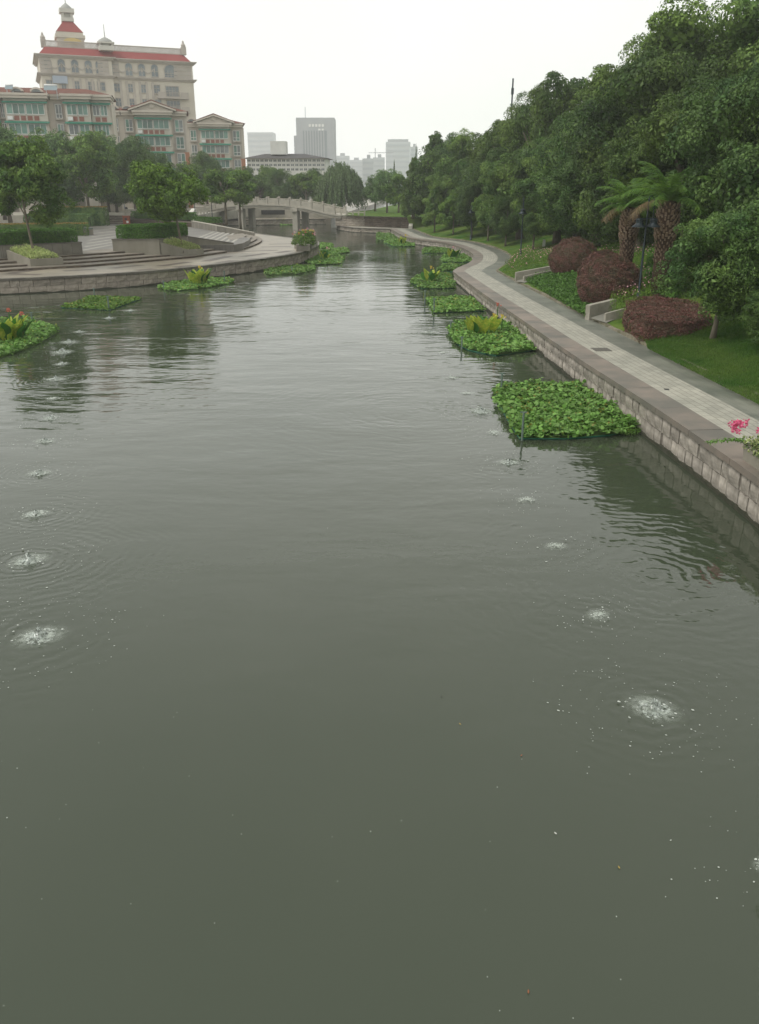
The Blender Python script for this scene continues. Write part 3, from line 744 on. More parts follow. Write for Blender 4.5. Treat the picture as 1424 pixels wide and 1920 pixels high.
bed('pale stone bed wall under the clipped hedge behind the second planter', r2, 1.3, zA, 'concrete')
hedge('thick rounded green hedge on the bed behind the second planter', rounded([(p[0], p[1] + .1) for p in r2], 1.1), zA, zB, 'leaf_hedge', 13000, .11, 3, group='clipped green hedges')
r3 = ground_rect((241, 408), (357, 411), Zat(*w3[0], 408), 2.0)
zq = Zat(*w3[0], 409)
hedge('far strip of green hedge on the wall right of the orange bin', rounded(r3, .8), zq, zq + .85, 'leaf_hedge', 7000, .13, 4, group='clipped green hedges')
r4 = ground_rect((357, 415), (402, 417), 2.2, 1.6)
hedge('short green hedge beside the lamp post at the canal wall', rounded(r4, .5), 1.9, Zat(*r4[0], 407), 'leaf_hedge', 3000, .12, 5, group='clipped green hedges')
MB().prism([(r3[0][0], r3[0][1]), (w1[0][0], w1[0][1] + .3), (r4[1][0], r4[1][1]), (r4[2][0], r4[2][1]), (r3[0][0], r3[0][1] + 3)], 1.2, 2.1).build('hedge_bank', 'soil', kind='structure')
r5 = ground_rect((-60, 443), (166, 440), 1.7, 2.5)
z5 = Zat(*r5[1], 420)
hedge('orange tipped hedge behind the nearest clipped hedge', r5, 1.6, z5, 'leaf_mid', 9000, .12, 6, flat_m='leaf_orange')
r6 = ground_rect((45, 420), (172, 419), 2.0, 3); z6 = Zat(*r6[1], 402)
hedge('pale grey green low hedge below the dark hedge', r6, 1.6, z6, 'leaf_pale', 7000, .14, 7)
r7 = ground_rect((60, 414), (188, 413), 2.4, 4); r7 = [(p[0], p[1] + 3) for p in r7]; z7 = Zat(*r7[1], 389)
hedge('tall dark hedge with brown tips left of the five steps', r7, 1.6, z7, 'leaf_dark', 9000, .15, 8, flat_m='leaf_orange')
bx = thing('plinth', 'small dark green stone plinth at the end of the orange hedge', 'plinth')
r8 = ground_rect((158, 441), (176, 440), ZT, 1.6); MB().prism(r8, 1.5, Zat(*r8[0], 430)).build('block', 'concrete', bx)
MB().prism([tuple(Vector(p) * 1.0) for p in r8], Zat(*r8[0], 430) + .001, Zat(*r8[0], 428), bottom=True).build('capstone', mat('green_stone', (.12, .17, .15), .5), bx)

# planters on the plaza with their trees
def planter(label, fl, fr_, bl, ytf, ytb, leaves='leaf_spider'):
    a = G(*fl, 1.); b = G(*fr_, 1.); c_ = G(*bl, 1.45); ex = Vector((c_.x - a.x, c_.y - a.y, 0)); P = [a, b, b + ex, a + ex]; P = [Vector((p.x, p.y)) for p in P]
    h = Zat(a.x, a.y, ytf) - 1; hb = Zat(c_.x, c_.y, ytb) - 1; HH = [h, h, hb, hb]
    o = thing('stone_planter', label, 'planter', group='square stone planters on the plaza'); cx = sum(P, Vector((0, 0))) / 4
    inn = [cx + (p - cx) * (1 - .22 / max(.8, (p - cx).length)) for p in P]
    mb = MB()
    for i in range(4):
        j = (i + 1) % 4
        mb.hexa([(*P[i], 1), (*P[j], 1), (*inn[j], 1), (*inn[i], 1)], [(*P[i], 1 + HH[i]), (*P[j], 1 + HH[j]), (*inn[j], 1 + HH[j]), (*inn[i], 1 + HH[i])])
    mb.build('box', 'concrete', o)
    MB().hexa([(*p, 1) for p in inn], [(*p, 1 + q - .1) for p, q in zip(inn, HH)]).build('soil', 'soil', o)
    rs = np.random.RandomState(5); uv = rs.random_sample((2600, 2)); q = np.array([tuple(inn[0] + (inn[1] - inn[0]) * u_ + (inn[3] - inn[0]) * v_) for u_, v_ in uv])
    ps = np.column_stack([q, 1 + h + (hb - h) * uv[:, 1] + rs.uniform(-.05, .42, len(q)) * (1 - .5 * np.abs(uv[:, 0] * 2 - 1))])
    N = unit(rs.normal(size=(len(ps), 3)) * [1, 1, .3]); V, F = leafquads(ps, N, rs.uniform(.15, .35, len(ps)), rs, .16, .4, .02)
    g = put('foliage', npmesh('blade_leaves', V, F, leaves), tag(thing('potted_plants', 'striped cream and green grassy plants filling ' + label, 'plants'), kind='stuff')); g['kind'] = 'stuff'
    return cx
cA = planter('the stone planter nearest the left edge', (59, 504), (120.5, 500.5), (15, 488), 486, 469)
cB = planter('the stone planter below the rounded hedge', (354, 482), (383, 480), (303, 474), 467.6, 455)

# ------------------------------------------------------------------ tree prototypes
def tree(label, x, y, z, H, wid, kind, seed, trunk_h=None, trunk_r=None, rot=None, name='tree', cat='tree', group=None, lean=(0, 0)):
    pr = PROTO[kind]; o = thing(name, label, cat, (x, y, z), random.uniform(0, 6.28) if rot is None else rot, group)
    th = trunk_h if trunk_h is not None else H * .32
    tm = trunk_mb(th + (H - th) * .35, trunk_r or max(.08, wid * .035), lean=lean, limbs=5, spread=wid * .3, seed=seed, crown_h=(H - th) * .5)
    tm.build('trunk', pr[2], o, smooth=True)
    c_ = put('crown', pr[0][seed % len(pr[0])], o, (lean[0], lean[1], th - (H - th) * .02), random.uniform(0, 6.28), scale=(wid / 2, wid / 2, (H - th) / 2))
    return o
PROTO = {}
# every prototype crown: radius 1, height 1
def proto(kind, m, bark, k, n, leaf, seeds, lr=(.3, .45), **kw):
    ms = []
    for s in seeds:
        L_ = blob_lobes(s, k, 1., 1.8, .15, lr)
        ms.append(crown_mesh(kind + '_crown', L_, n, leaf, m, s, **kw))
    PROTO[kind] = (ms, m, bark)
proto('camphor', 'leaf_camphor', 'bark', 30, 84000, .030, (1, 2, 3), sub=9, lr=(.24, .38), flat=.8)
proto('dark', 'leaf_dark', 'bark', 26, 48000, .033, (4, 5), sub=10, flat=.8)
proto('mid', 'leaf_mid', 'bark_pale', 22, 20000, .062, (6, 7, 16), sub=12, lr=(.26, .42), core=.35, flat=.8)
proto('pale', 'leaf_pale', 'bark', 22, 20000, .055, (8,), sub=12, flat=.8)
proto('yellow', 'leaf_yellow', 'bark_pale', 20, 16000, .062, (9,), sub=10, core=.35, flat=.8)
proto('near', 'leaf_dark', 'bark_pale', 30, 46000, .042, (10,), sub=11, core=.4, flat=.8)
proto('red', 'leaf_red', 'bark', 14, 12000, .06, (11,), sub=10, flat=.8)

# right-hand hillside: big camphor trees, placed where their tops are seen
def big(px, py, Y, wid, kind='camphor', label='', seed=0, grp='tall camphor trees on the right hillside', below=0, th=.12):
    top = Q(px, py, Y); z = tz(top.x, Y); H = top.z - z
    return tree(label, top.x, Y, z - below, H, wid, kind, seed, trunk_h=H * th, group=grp, trunk_r=.35)
RT = [(1395, -75, 60, 15, 'tallest broad camphor tree filling the top right corner'), (1290, 5, 60, 13, 'rounded camphor tree at the top right, left of the tallest crown'),
      (1215, 62, 72, 12, 'camphor tree below the step in the right skyline'), (1110, 92, 82, 12, 'camphor crown with a flat twin top on the right skyline'),
      (1035, 150, 94, 11, 'camphor tree just right of the thin mast'), (965, 192, 104, 11, 'camphor tree directly under the thin mast'),
      (905, 222, 116, 11, 'camphor tree left of the thin mast on the skyline'), (840, 250, 128, 11, 'outermost dark tree on the skyline where the hill meets the sky')]
for i, (px, py, Y, w_, lb) in enumerate(RT): big(px, py, Y, w_, 'dark' if i == 7 else 'camphor', lb, i, th=.06)
RT2 = [(1475, 60, 40, 8.5, 'camphor crown hanging over the right edge above the round tree'), (1330, 120, 47, 9, 'camphor tree behind the taller palm'),
       (1230, 175, 58, 9, 'camphor tree rising behind the shorter palm'), (1140, 200, 68, 9, 'middle row camphor tree left of the palms'),
       (1060, 240, 80, 9, 'middle row camphor tree above the second lamp post'), (985, 262, 92, 9, 'middle row camphor above the small garden trees'),
       (925, 285, 104, 9, 'middle row camphor in the bend of the path'), (865, 300, 116, 9, 'lower camphor near the end of the path bend')]
for i, (px, py, Y, w_, lb) in enumerate(RT2):
    big(px, py, Y, w_, 'camphor' if i % 3 else 'dark', lb, i + 3, th=.1)
RT3 = [(1480, -20, 66, 16), (1360, 30, 78, 15), (1270, 70, 90, 14), (1180, 120, 102, 14), (1080, 170, 116, 14), (990, 215, 132, 13)]
for i, (px, py, Y, w_) in enumerate(RT3): big(px, py, Y, w_, 'camphor', 'back row camphor tree ' + ['at the top right corner behind the tallest crown', 'between the two tallest crowns', 'behind the step in the right skyline', 'behind the flat twin top crown', 'behind the crown right of the mast', 'behind the crown under the mast'][i], i, grp='back row of the hillside wood', th=.05)
# two metasequoia-like trees at the head of the wood
def cone_lobes(seed, k=26):
    rs = random.Random(seed); L_ = []
    for i in range(k):
        t = i / (k - 1); r_ = (1 - t) ** .8 * .75 + .05; a = i * 2.4; s = (.36 - .2 * t)
        L_.append((math.cos(a) * r_ * .75, math.sin(a) * r_ * .75, .12 + t * 1.76, s, s, s * .7))
    return L_
PROTO['cone'] = ([crown_mesh('cone_crown', cone_lobes(3), 30000, .042, 'leaf_dark', 12, sub=12, flat=.75)], 'leaf_dark', 'bark')
PROTO['conem'] = ([crown_mesh('cone_crown', cone_lobes(5), 26000, .045, 'leaf_camphor', 13, sub=12, flat=.75)], 'leaf_mid', 'bark')
def treeat(label, pxb, pyb, zb, pyt, wpx, kind, seed, th=.3, r=None, lean=(0, 0), name='tree', cat='tree', group=None, dy=0):
    b = G(pxb, pyb, zb); b = Vector((b.x * (1 + dy / b.y), b.y + dy, zb)); top = Zat(b.x, b.y, pyt); H = top - zb
    x0 = Q(pxb - wpx / 2, (pyb + pyt) / 2, b.y).x; x1 = Q(pxb + wpx / 2, (pyb + pyt) / 2, b.y).x
    return tree(label, b.x, b.y, zb, H, x1 - x0, kind, seed, trunk_h=H * th, trunk_r=r, lean=lean, name=name, cat=cat, group=group, rot=0)
treeat('broad pointed dark tree at the near end of the wood, left of the skyline', 815, 408, 2.3, 244, 130, 'cone', 0, .08, .3)
treeat('shorter pointed tree at the left foot of the wood', 775, 408, 2.3, 292, 62, 'conem', 0, .1, .2)
treeat('dark pointed tree partly hidden in the right wood edge', 868, 415, 2.3, 262, 100, 'cone', 0, .08, .3)
for i, (a, b, tp, w_) in enumerate([(704, 396, 326, 52), (726, 399, 314, 66), (748, 401, 320, 60)]):
    treeat(['small round tree over the far water gap', 'slim paired trunk tree above the promontory path', 'slim tree beside the pointed trees'][i], a, b, 2.3, tp, w_, 'pale' if i < 2 else 'mid', i, .26, .16)
treeat('thin dark cypress seen over the far trees', 739, 395, 2.3, 298, 9, 'cone', 0, .05, .1, dy=60)
treeat('thin cypress top at the wood edge below the pale tower', 779, 395, 2.3, 268, 8, 'cone', 0, .05, .1, dy=80)
# small garden trees at the foot of the wood
SM = [(815, 436, 345, 55, 'conem'), (850, 440, 352, 60, 'mid'), (885, 446, 345, 66, 'dark'), (915, 452, 352, 60, 'mid'), (948, 462, 362, 62, 'dark'), (1000, 468, 352, 78, 'dark'), (1040, 452, 330, 80, 'mid'),
      (1075, 450, 340, 70, 'dark'), (1110, 446, 322, 70, 'dark'), (1000, 440, 318, 90, 'dark'), (930, 438, 322, 70, 'dark'), (1215, 440, 300, 90, 'dark')]
SMN = ['beside the promontory stair', 'at the first bend of the lawn', 'left of the far thin lamp post', 'behind the far thin lamp post', 'right of the far thin lamp post', 'with clustered trunks behind the second lamp post', 'left of the purple dome shrub',
       'behind the purple dome shrub', 'behind the left palm', 'in the second row behind the second lamp post', 'in the second row at the lawn bend', 'between the two palms']
for i, (a, b, tp, w_, kd) in enumerate(SM):
    g = T(a, b); top = Zat(g.x, g.y, tp); x1 = Q(a + w_ / 2, tp, g.y).x - Q(a - w_ / 2, tp, g.y).x
    tree('small bushy garden tree ' + SMN[i], g.x, g.y, g.z, top - g.z, x1, kd, i, trunk_h=(top - g.z) * .2, trunk_r=.09, group='small garden trees on the right lawn')
# near round tree on the lawn
g = T(1336, 636); top = Zat(g.x, g.y, 368)
tr = tree('round dark green tree with pale trunk on the lawn at the right', g.x, g.y, g.z, top - g.z, 4.1, 'near', 0, trunk_h=(top - g.z) * .2, trunk_r=.10, rot=0, lean=(.15, 0))
g2 = T(1440, 655); tree('leafy bush cut off by the right edge below the round tree', g2.x + .4, g2.y, g2.z, 2.0, 2.6, 'near', 0, trunk_h=.3, trunk_r=.07)
g2 = T(1400, 560); tree('wine red shrub behind the round tree', g2.x, g2.y + 1.5, g2.z, 2.2, 3.6, 'red', 0, trunk_h=.3, trunk_r=.05, name='shrub', cat='shrub')
g2 = T(1240, 448); tree('small maroon shrub between the palm trunks', g2.x, g2.y + 4, g2.z, 1.8, 4., 'red', 0, trunk_h=.2, trunk_r=.05, name='shrub', cat='shrub')

tree('leafy tree just outside the right edge, seen as a dark reflection at the lower right', 12.6, 13., 1.6, 12., 7.4, 'near', 0, trunk_h=3.2, trunk_r=.12)
# left bank trees
b0 = Vector((cA.x, cA.y)); H_ = Zat(b0.x, b0.y, 243) - 1.6
tree('leafy tree growing from the planter nearest the left edge', b0.x, b0.y, 1.6, H_, 6.2, 'mid', 0, trunk_h=H_ * .26, trunk_r=.10, rot=0, lean=(-.35, 0), group='plane trees on the plaza')
H_ = Zat(cB.x, cB.y, 265) - 1.5
tree('bright green tree growing from the planter below the rounded hedge', cB.x, cB.y, 1.5, H_, 6.4, 'yellow', 0, trunk_h=H_ * .30, trunk_r=.10, rot=0, lean=(-.5, 0), group='plane trees on the plaza')
treeat('left one of the two slender canal-side trees by the bridge', 425, 419, 1.9, 305, 74, 'mid', 1, .36, .16, group='slender trees by the bridge')
treeat('right one of the two slender canal-side trees, trunk before the bridge', 452, 428, 1.2, 312, 66, 'mid', 2, .42, .15, group='slender trees by the bridge')
LT = [(170, 417, 1.9, 238, 120, 'mid', 'broad leafy tree behind the tall dark hedge'), (270, 403, 2.6, 325, 42, 'yellow', 'small pale trunk tree by the far railing'),
      (20, 415, 2.6, 222, 150, 'pale', 'greyish tree below the left apartment block'), (110, 405, 2.6, 235, 120, 'pale', 'greyish tree left of the small pink roof'),
      (205, 398, 2.6, 240, 110, 'pale', 'greyish tree in front of the middle apartment block'), (255, 400, 2.6, 248, 100, 'dark', 'dark tree behind the scooters'),
      (310, 398, 2.6, 280, 90, 'dark', 'dark tree behind the planter tree'), (390, 392, 2.6, 278, 70, 'dark', 'dark blue green tree below the right apartment block'),
      (350, 395, 2.6, 300, 70, 'mid', 'green tree between the apartment blocks'), (440, 392, 2.6, 312, 66, 'dark', 'dark tree at the left end of the bridge'),
      (10, 410, 2.6, 300, 110, 'dark', 'dark tree low at the left edge'), (130, 402, 2.6, 300, 110, 'dark', 'dark tree behind the red shrub'), (220, 398, 2.6, 300, 90, 'dark', 'dark low tree behind the five steps'),
      (490, 392, 2.2, 318, 60, 'mid', 'leafy tree behind the left half of the bridge'), (530, 393, 2.2, 312, 64, 'dark', 'dark tree behind the crown of the bridge'), (575, 394, 2.2, 316, 62, 'mid', 'leafy tree behind the right slope of the bridge'),
      (610, 394, 2.2, 328, 44, 'dark', 'dark tree between the bridge and the willow'), (470, 391, 2.2, 308, 50, 'dark', 'rounded tree below the white building, left end'), (512, 391, 2.2, 306, 60, 'mid', 'tall tree below the middle of the white building'), (590, 392, 2.2, 312, 55, 'dark', 'dark tree directly left of the willow'),
      (505, 390, 2.2, 330, 60, 'dark', 'darker lower tree behind the bridge railing'), (555, 390, 2.2, 335, 60, 'dark', 'lower dark tree behind the bridge slope')]
for i, (a, b, zb, tp, w_, kd, lb) in enumerate(LT):
    treeat(lb, a, b, zb, tp, w_, kd, i, .14 if kd in ('dark', 'pale') else .25, .22)
g = G(128, 396, 2.6); tree('dark red shrub above the tall dark hedge', g.x, g.y - 6, 2.6, Zat(g.x, g.y - 6, 374) - 2.6, 5.2, 'red', 0, trunk_h=.3, trunk_r=.08, name='shrub', cat='shrub')
# willow
rs = np.random.RandomState(4); Ps = []; Ns = []
for k in range(420):
    a = rs.uniform(0, 2 * np.pi); rr = math.sqrt(rs.random_sample()); top = 1 - .35 * rr ** 2 + .03 * rs.normal(); ln = top * rs.uniform(.45, .88)
    cx = math.cos(a) * rr * .8; cy = math.sin(a) * rr * .8; q = 46; t = np.linspace(0, 1, q)
    Ps.append(np.column_stack([cx * (1 + .25 * t) + rs.normal(size=q) * .018, cy * (1 + .25 * t) + rs.normal(size=q) * .018, top - t * ln + rs.normal(size=q) * .008]))
    Ns.append(np.tile([math.cos(a), math.sin(a), .1], (q, 1)))
V, F = leafquads(np.vstack(Ps), unit(np.vstack(Ns)), np.full(420 * 46, .075), rs, .35, .5, .03)
b = G(640, 396, 2.2); H_ = Zat(b.x, b.y, 305) - 2.2
wt = thing('willow', 'weeping willow trailing over the far water right of the bridge', 'willow', (b.x, b.y, 2.2))
trunk_mb(H_ * .8, .35, limbs=5, spread=2.5, crown_h=2).build('trunk', 'bark', wt); put('crown', npmesh('willow_leaves', V, F, 'leaf_willow'), wt, (0, 0, -.3), scale=(5.2, 5.2, H_))

# ------------------------------------------------------------------ palms
def palm(label, pxb, pyb, pyt, wpx, fr_len, seed, Y):
    top = Q(pxb, pyt, Y); zb = Zat(top.x, Y, pyb); zg = min(zb, tz(top.x, Y)); rw = (Q(pxb + wpx / 2, pyt, Y).x - top.x); h = top.z - zb
    o = thing('palm_tree', label, 'palm', (top.x, Y, zb)); rs = random.Random(seed)
    MB().tube([(0, 0, zg - zb - .3), (0, 0, h * .12), (.02, 0, h * .35), (0, 0, h * .6), (.03, 0, h * .85), (0, 0, h)], [rw * .85, rw * .78, rw * .72, rw * .95, rw * 1.0, rw * .6], 14).build('trunk', 'palm_trunk', o, smooth=True)
    sc = MB(); n = 0
    for r_ in range(20):
        z = h * (.04 + .94 * r_ / 20); rad = rw * (.80 + .2 * math.sin(max(0, (r_ - 5) / 15) * math.pi))
        for k in range(12):
            a = 2 * math.pi * (k + .5 * (r_ % 2)) / 12 + rs.uniform(-.08, .08); s = rs.uniform(.06, .1) * (1 if r_ > 7 else .6)
            c_, s_ = math.cos(a), math.sin(a); p = Vector((c_ * rad, s_ * rad, z + rs.uniform(-.04, .04))); tn = Vector((-s_, c_, 0))
            q = p + Vector((c_, s_, .9)) * s
            sc.hexa([p - tn * s * .7 - Vector((0, 0, s)), p + tn * s * .7 - Vector((0, 0, s)), p + tn * s * .5 + Vector((0, 0, s * .6)), p - tn * s * .5 + Vector((0, 0, s * .6))],
                    [q - tn * s * .55, q + tn * s * .55, q + tn * s * .4 + Vector((0, 0, s * .5)), q - tn * s * .4 + Vector((0, 0, s * .5))])
    f = sc.build('frond_scars', 'palm_scar', o); f['kind'] = 'stuff'
    for k in range(28):
        a = k * 2.399 + rs.random() * .3; el = 1.45 - 1.35 * (k / 28) ** 1.1; Lf = fr_len * rs.uniform(.8, 1.1); mb = MB(); pts = []; p = Vector((0, 0, 0)); e = el; N_ = 14
        for i in range(N_ + 1):
            pts.append(p.copy()); p = p + Vector((math.cos(e), 0, math.sin(e))) * Lf / N_; e -= (.05 + .10 * (i / N_)) * (1.1 if k < 28 else 1.4)
        mb.tube(pts, [.03 * (1 - .8 * i / N_) for i in range(N_ + 1)], 4, False)
        for i in range(1, N_):
            for sub_ in (0, .33, .66):
                q = pts[i].lerp(pts[i + 1], sub_); d = (pts[i + 1] - pts[i]).normalized(); upv = Vector((-d.z, 0, d.x)); ll = Lf * .22 * math.sin(math.pi * (.12 + .82 * i / N_)) + .06
                for sd_ in (1, -1):
                    tip = q + Vector((0, sd_, 0)) * ll * .75 + d * ll * .55 - Vector((0, 0, ll * rs.uniform(.15, .5))); w_ = .018
                    mb.quad(q - d * w_, q + d * w_, tip + d * w_ * .3, tip - d * w_ * .3)
        mb.build('frond', 'leaf_dead' if k in (25, 27) else 'leaf_palm', o, (0, 0, h * .97), a)
palm('shorter palm with scarred brown trunk behind the near lamp post', 1184, 486, 388, 32, 2.05, 1, 43.5)
palm('taller palm with thicker studded trunk right of the near lamp post', 1256, 492, 376, 40, 2.6, 2, 40.5)

# ------------------------------------------------------------------ purple domes and shrubs
def dome(label, pxl, pxr, pyt, pyb, m, seed, n=9000, leaf=.10, fy=.9, name='dome_shrub', z_cut=.3, dx=0):
    pc = (pxl + pxr) / 2; g = T(pc, pyb); Y = g.y + .6; a = Q(pxl, pyb - 30, Y); b = Q(pxr, pyb - 30, Y); rx = (b.x - a.x) / 2; cx = (a.x + b.x) / 2; zt_ = Zat(cx, Y, pyt); zb = g.z - .1; H_ = zt_ - zb; Y += rx * fy - .6
    zt_ = Zat(cx, Y, pyt); zb = min(zb, tz(cx, Y)); H_ = zt_ - zb
    rs = np.random.RandomState(seed); d = unit(rs.normal(size=(n, 3))); d[:, 2] = np.abs(d[:, 2]) * 1.0; d = unit(d)
    # layered horizontal tiers
    zc = H_ * z_cut; hz = H_ - zc
    low = rs.random_sample(n) < .25; P = d * [rx, rx * fy, hz] * (1 + .022 * np.sin(d[:, [2]] * 30 + 3 * np.sin(d[:, [0]] * 5) + 2 * np.sin(d[:, [1]] * 7)) + .03 * np.sin(d[:, [0]] * 9 + 2 * d[:, [2]] * 7) + .03 * rs.normal(size=(n, 1))) + [0, 0, zc]
    ang = rs.uniform(0, 2 * np.pi, n); lowP = np.column_stack([np.cos(ang) * rx * (1 - .06 * rs.random_sample(n)), np.sin(ang) * rx * fy, rs.random_sample(n) * zc]); lr_ = 1 - .22 * (1 - lowP[:, 2] / zc) ** 1.5; lowP[:, 0] *= lr_; lowP[:, 1] *= lr_
    P[low] = lowP[low]; N = unit(np.where(low[:, None], np.column_stack([np.cos(ang), np.sin(ang), .3 * np.ones(n)]), d + [0, 0, .3]))
    V, F = leafquads(P, N, leaf * rs.uniform(.5, 1.5, n), rs, .4, .8)
    o = thing(name, label, 'shrub', (cx, Y, zb)); iv, jf = ico(); cv = iv * [rx * .88, rx * fy * .88, hz * .88] + [0, 0, zc]
    put('foliage', npmesh('dome_leaves', V, F, m, extra=(cv, jf)), o)
    MB().tube([(0, 0, -.2), (0, 0, zc)], [.1, .07], 6).build('stem', 'bark', o)
    return o
dome('dark purple dome shrub standing alone on the bank left of the others', 1035, 1128, 447, 514, 'leaf_red', 1, 21000, .075)
dome('purple dome shrub half hidden behind the largest one', 1090, 1180, 471, 540, 'leaf_red2', 2, 17000, .075)
dome('largest purple dome shrub just left of the near lamp post', 1091, 1210, 480, 573, 'leaf_red', 3, 30000, .07)
g = T(1180, 632); e = T(1330, 640)
pl = [xy(T(1172, 622)), xy(T(1205, 640)), xy(T(1290, 630)), xy(T(1335, 612)), xy(T(1320, 575)), xy(T(1235, 560)), xy(T(1170, 590))]
zg = tz(*pl[1]); hedge('low wine red hedge at the foot of the near lamp post', pl, zg - .3, Zat(*pl[0], 585), 'leaf_red2', 40000, .065, 14, cat='shrub')

# ------------------------------------------------------------------ ground cover, flowers, grass
def cover(name, label, poly, n, m, leaf, hfun, seed, lift=(.02, .25), aspect=.6, cat='ground cover'):
    rs = np.random.RandomState(seed); q = scatter_region(poly, n, rs); z = np.array([hfun(x, y) for x, y in q]) + rs.uniform(*lift, len(q))
    P = np.column_stack([q, z]); N = unit(rs.normal(size=(len(P), 3)) * .5 + [0, 0, 1]); V, F = leafquads(P, N, leaf * rs.uniform(.6, 1.3, len(P)), rs, aspect, .35)
    return tag(put(name, npmesh(name, V, F, m), kind='stuff'), label, cat, kind='stuff')
pz = lambda L_: [xy(T(a, b)) for a, b in L_]
cover('ground_cover', 'bright green leafy ground cover between the two stub walls', pz([(985, 528), (1100, 596), (1118, 560), (1092, 520), (1035, 505)]), 16000, 'leaf_ivy', .13, tz, 1)
cover('ground_cover', 'tall green groundcover below the palm trunks', pz([(1205, 560), (1260, 570), (1310, 520), (1260, 480), (1215, 480)]), 9000, 'leaf_ivy', .16, tz, 2, (.02, .45))
cover('flower_bed', 'loose green cosmos stems left of the near lamp post', pz([(1140, 592), (1165, 610), (1235, 560), (1200, 530), (1150, 560)]), 6000, 'leaf_yellow', .14, tz, 3, (0, .75), .12, 'flower bed')
cover('flower_bed', 'green cosmos bed below the second lamp post', pz([(940, 512), (966, 526), (1035, 505), (1040, 485), (970, 478)]), 9000, 'leaf_yellow', .16, tz, 4, (0, .55), .14, 'flower bed')
cover('flower_petals', 'pink cosmos blooms around the near lamp post', pz([(1145, 575), (1170, 590), (1240, 545), (1205, 520), (1155, 548)]), 170, 'palepink', .085, tz, 5, (.55, .95), .9, 'flowers')
cover('flower_petals', 'pale cosmos blooms below the second lamp post', pz([(945, 508), (966, 518), (1035, 492), (1040, 475), (980, 472)]), 220, 'palepink', .10, tz, 6, (.4, .65), .9, 'flowers')
cover('flower_petals', 'scattered pink blooms beneath the palms', pz([(1120, 478), (1170, 492), (1230, 490), (1230, 470), (1150, 462)]), 130, 'palepink', .10, tz, 7, (.35, .6), .9, 'flowers')
cover('ground_cover', 'tall flowering weeds between purple dome and palms', pz([(1120, 492), (1165, 505), (1235, 510), (1235, 462), (1140, 455)]), 8000, 'leaf_yellow', .16, tz, 8, (0, .5), .15)
# grass blades on the near lawn
def grass(poly, n, seed, label, s=.07):
    rs = np.random.RandomState(seed); q = scatter_region(poly, n, rs); z = np.array([tz(x, y) for x, y in q]); n = len(q); P = np.column_stack([q, z])
    a = rs.uniform(0, 6.28, n); w_ = .008; h = s * rs.uniform(.5, 1.3, n); dx = np.column_stack([np.cos(a), np.sin(a), 0 * a]) * w_; ln = rs.normal(size=(n, 3)) * [.02, .02, 0]
    V = np.empty((n, 3, 3)); V[:, 0] = P - dx; V[:, 1] = P + dx; V[:, 2] = P + ln + np.column_stack([0 * h, 0 * h, h])
    return tag(put('grass', npmesh('grass', V.reshape(-1, 3), np.arange(3 * n).reshape(n, 3), 'leaf_grass'), kind='stuff'), label, 'grass', kind='stuff')
M['leaf_grass'] = foliage('grass_blades', (.05, .13, .016), (.10, .17, .03), .6)
grass(pz([(1215, 655), (1424, 760), (1500, 740), (1500, 590), (1330, 600), (1210, 640)]), 90000, 1, 'short lawn grass right of the path near the round tree', .06)

# ------------------------------------------------------------------ stub walls at the garden entrances
def stub(label, pts, zb_off=-.3, th=.28):
    Pw = [T(a, b) for a, b, _ in pts]; o = thing('stub_wall', label, 'wall'); P2 = [xy(p) for p in Pw]; top = [Zat(*xy(p), t) for p, (_, _, t) in zip(Pw, pts)]
    off = offset(P2, -th)
    for i in range(len(P2) - 1):
        n = 3; A = [Vector(P2[i]).lerp(Vector(P2[i + 1]), k / n) for k in range(n + 1)]; B_ = [Vector(off[i]).lerp(Vector(off[i + 1]), k / n) for k in range(n + 1)]
        Zt = [top[i] + (top[i + 1] - top[i]) * k / n for k in range(n + 1)]; zb = min(p.z for p in Pw) + zb_off
        for k in range(n):
            e = .008; a, b = A[k].lerp(A[k + 1], e), A[k + 1].lerp(A[k], e); c_, d = B_[k + 1].lerp(B_[k], e), B_[k].lerp(B_[k + 1], e)
            MB().hexa([(*a, zb), (*b, zb), (*c_, zb), (*d, zb)], [(*a, Zt[k]), (*b, Zt[k + 1]), (*c_, Zt[k + 1]), (*d, Zt[k])]).build('panel', 'stub_stone', o)
stub('pale stone stub wall rising from the path below the second lamp post', [(967, 526, 511), (1034, 512, 499)])
stub('second thinner stub wall facing it beside the ground cover', [(982, 529, 518), (1036, 515, 506)], th=.12)
stub('pale two panel stub wall left of the near lamp post', [(1105, 596, 573), (1155, 583, 561)])
stub('short mossy stub wall end at the foot of the wine red hedge', [(1135, 604, 588), (1172, 596, 578)], th=.14)
# light concrete ramps between them
for (a, b, c_, d, lb) in [((967, 528), (984, 531), (1040, 514), (1034, 511), 'a'), ((1107, 598), (1137, 607), (1172, 592), (1150, 583), 'b')]:
    P_ = [T(*q) for q in (a, b, c_, d)]; mb = MB(); mb.quad(*[p + Vector((0, 0, .03)) for p in P_]); mb.build('garden_step', 'pave_light', kind='structure')
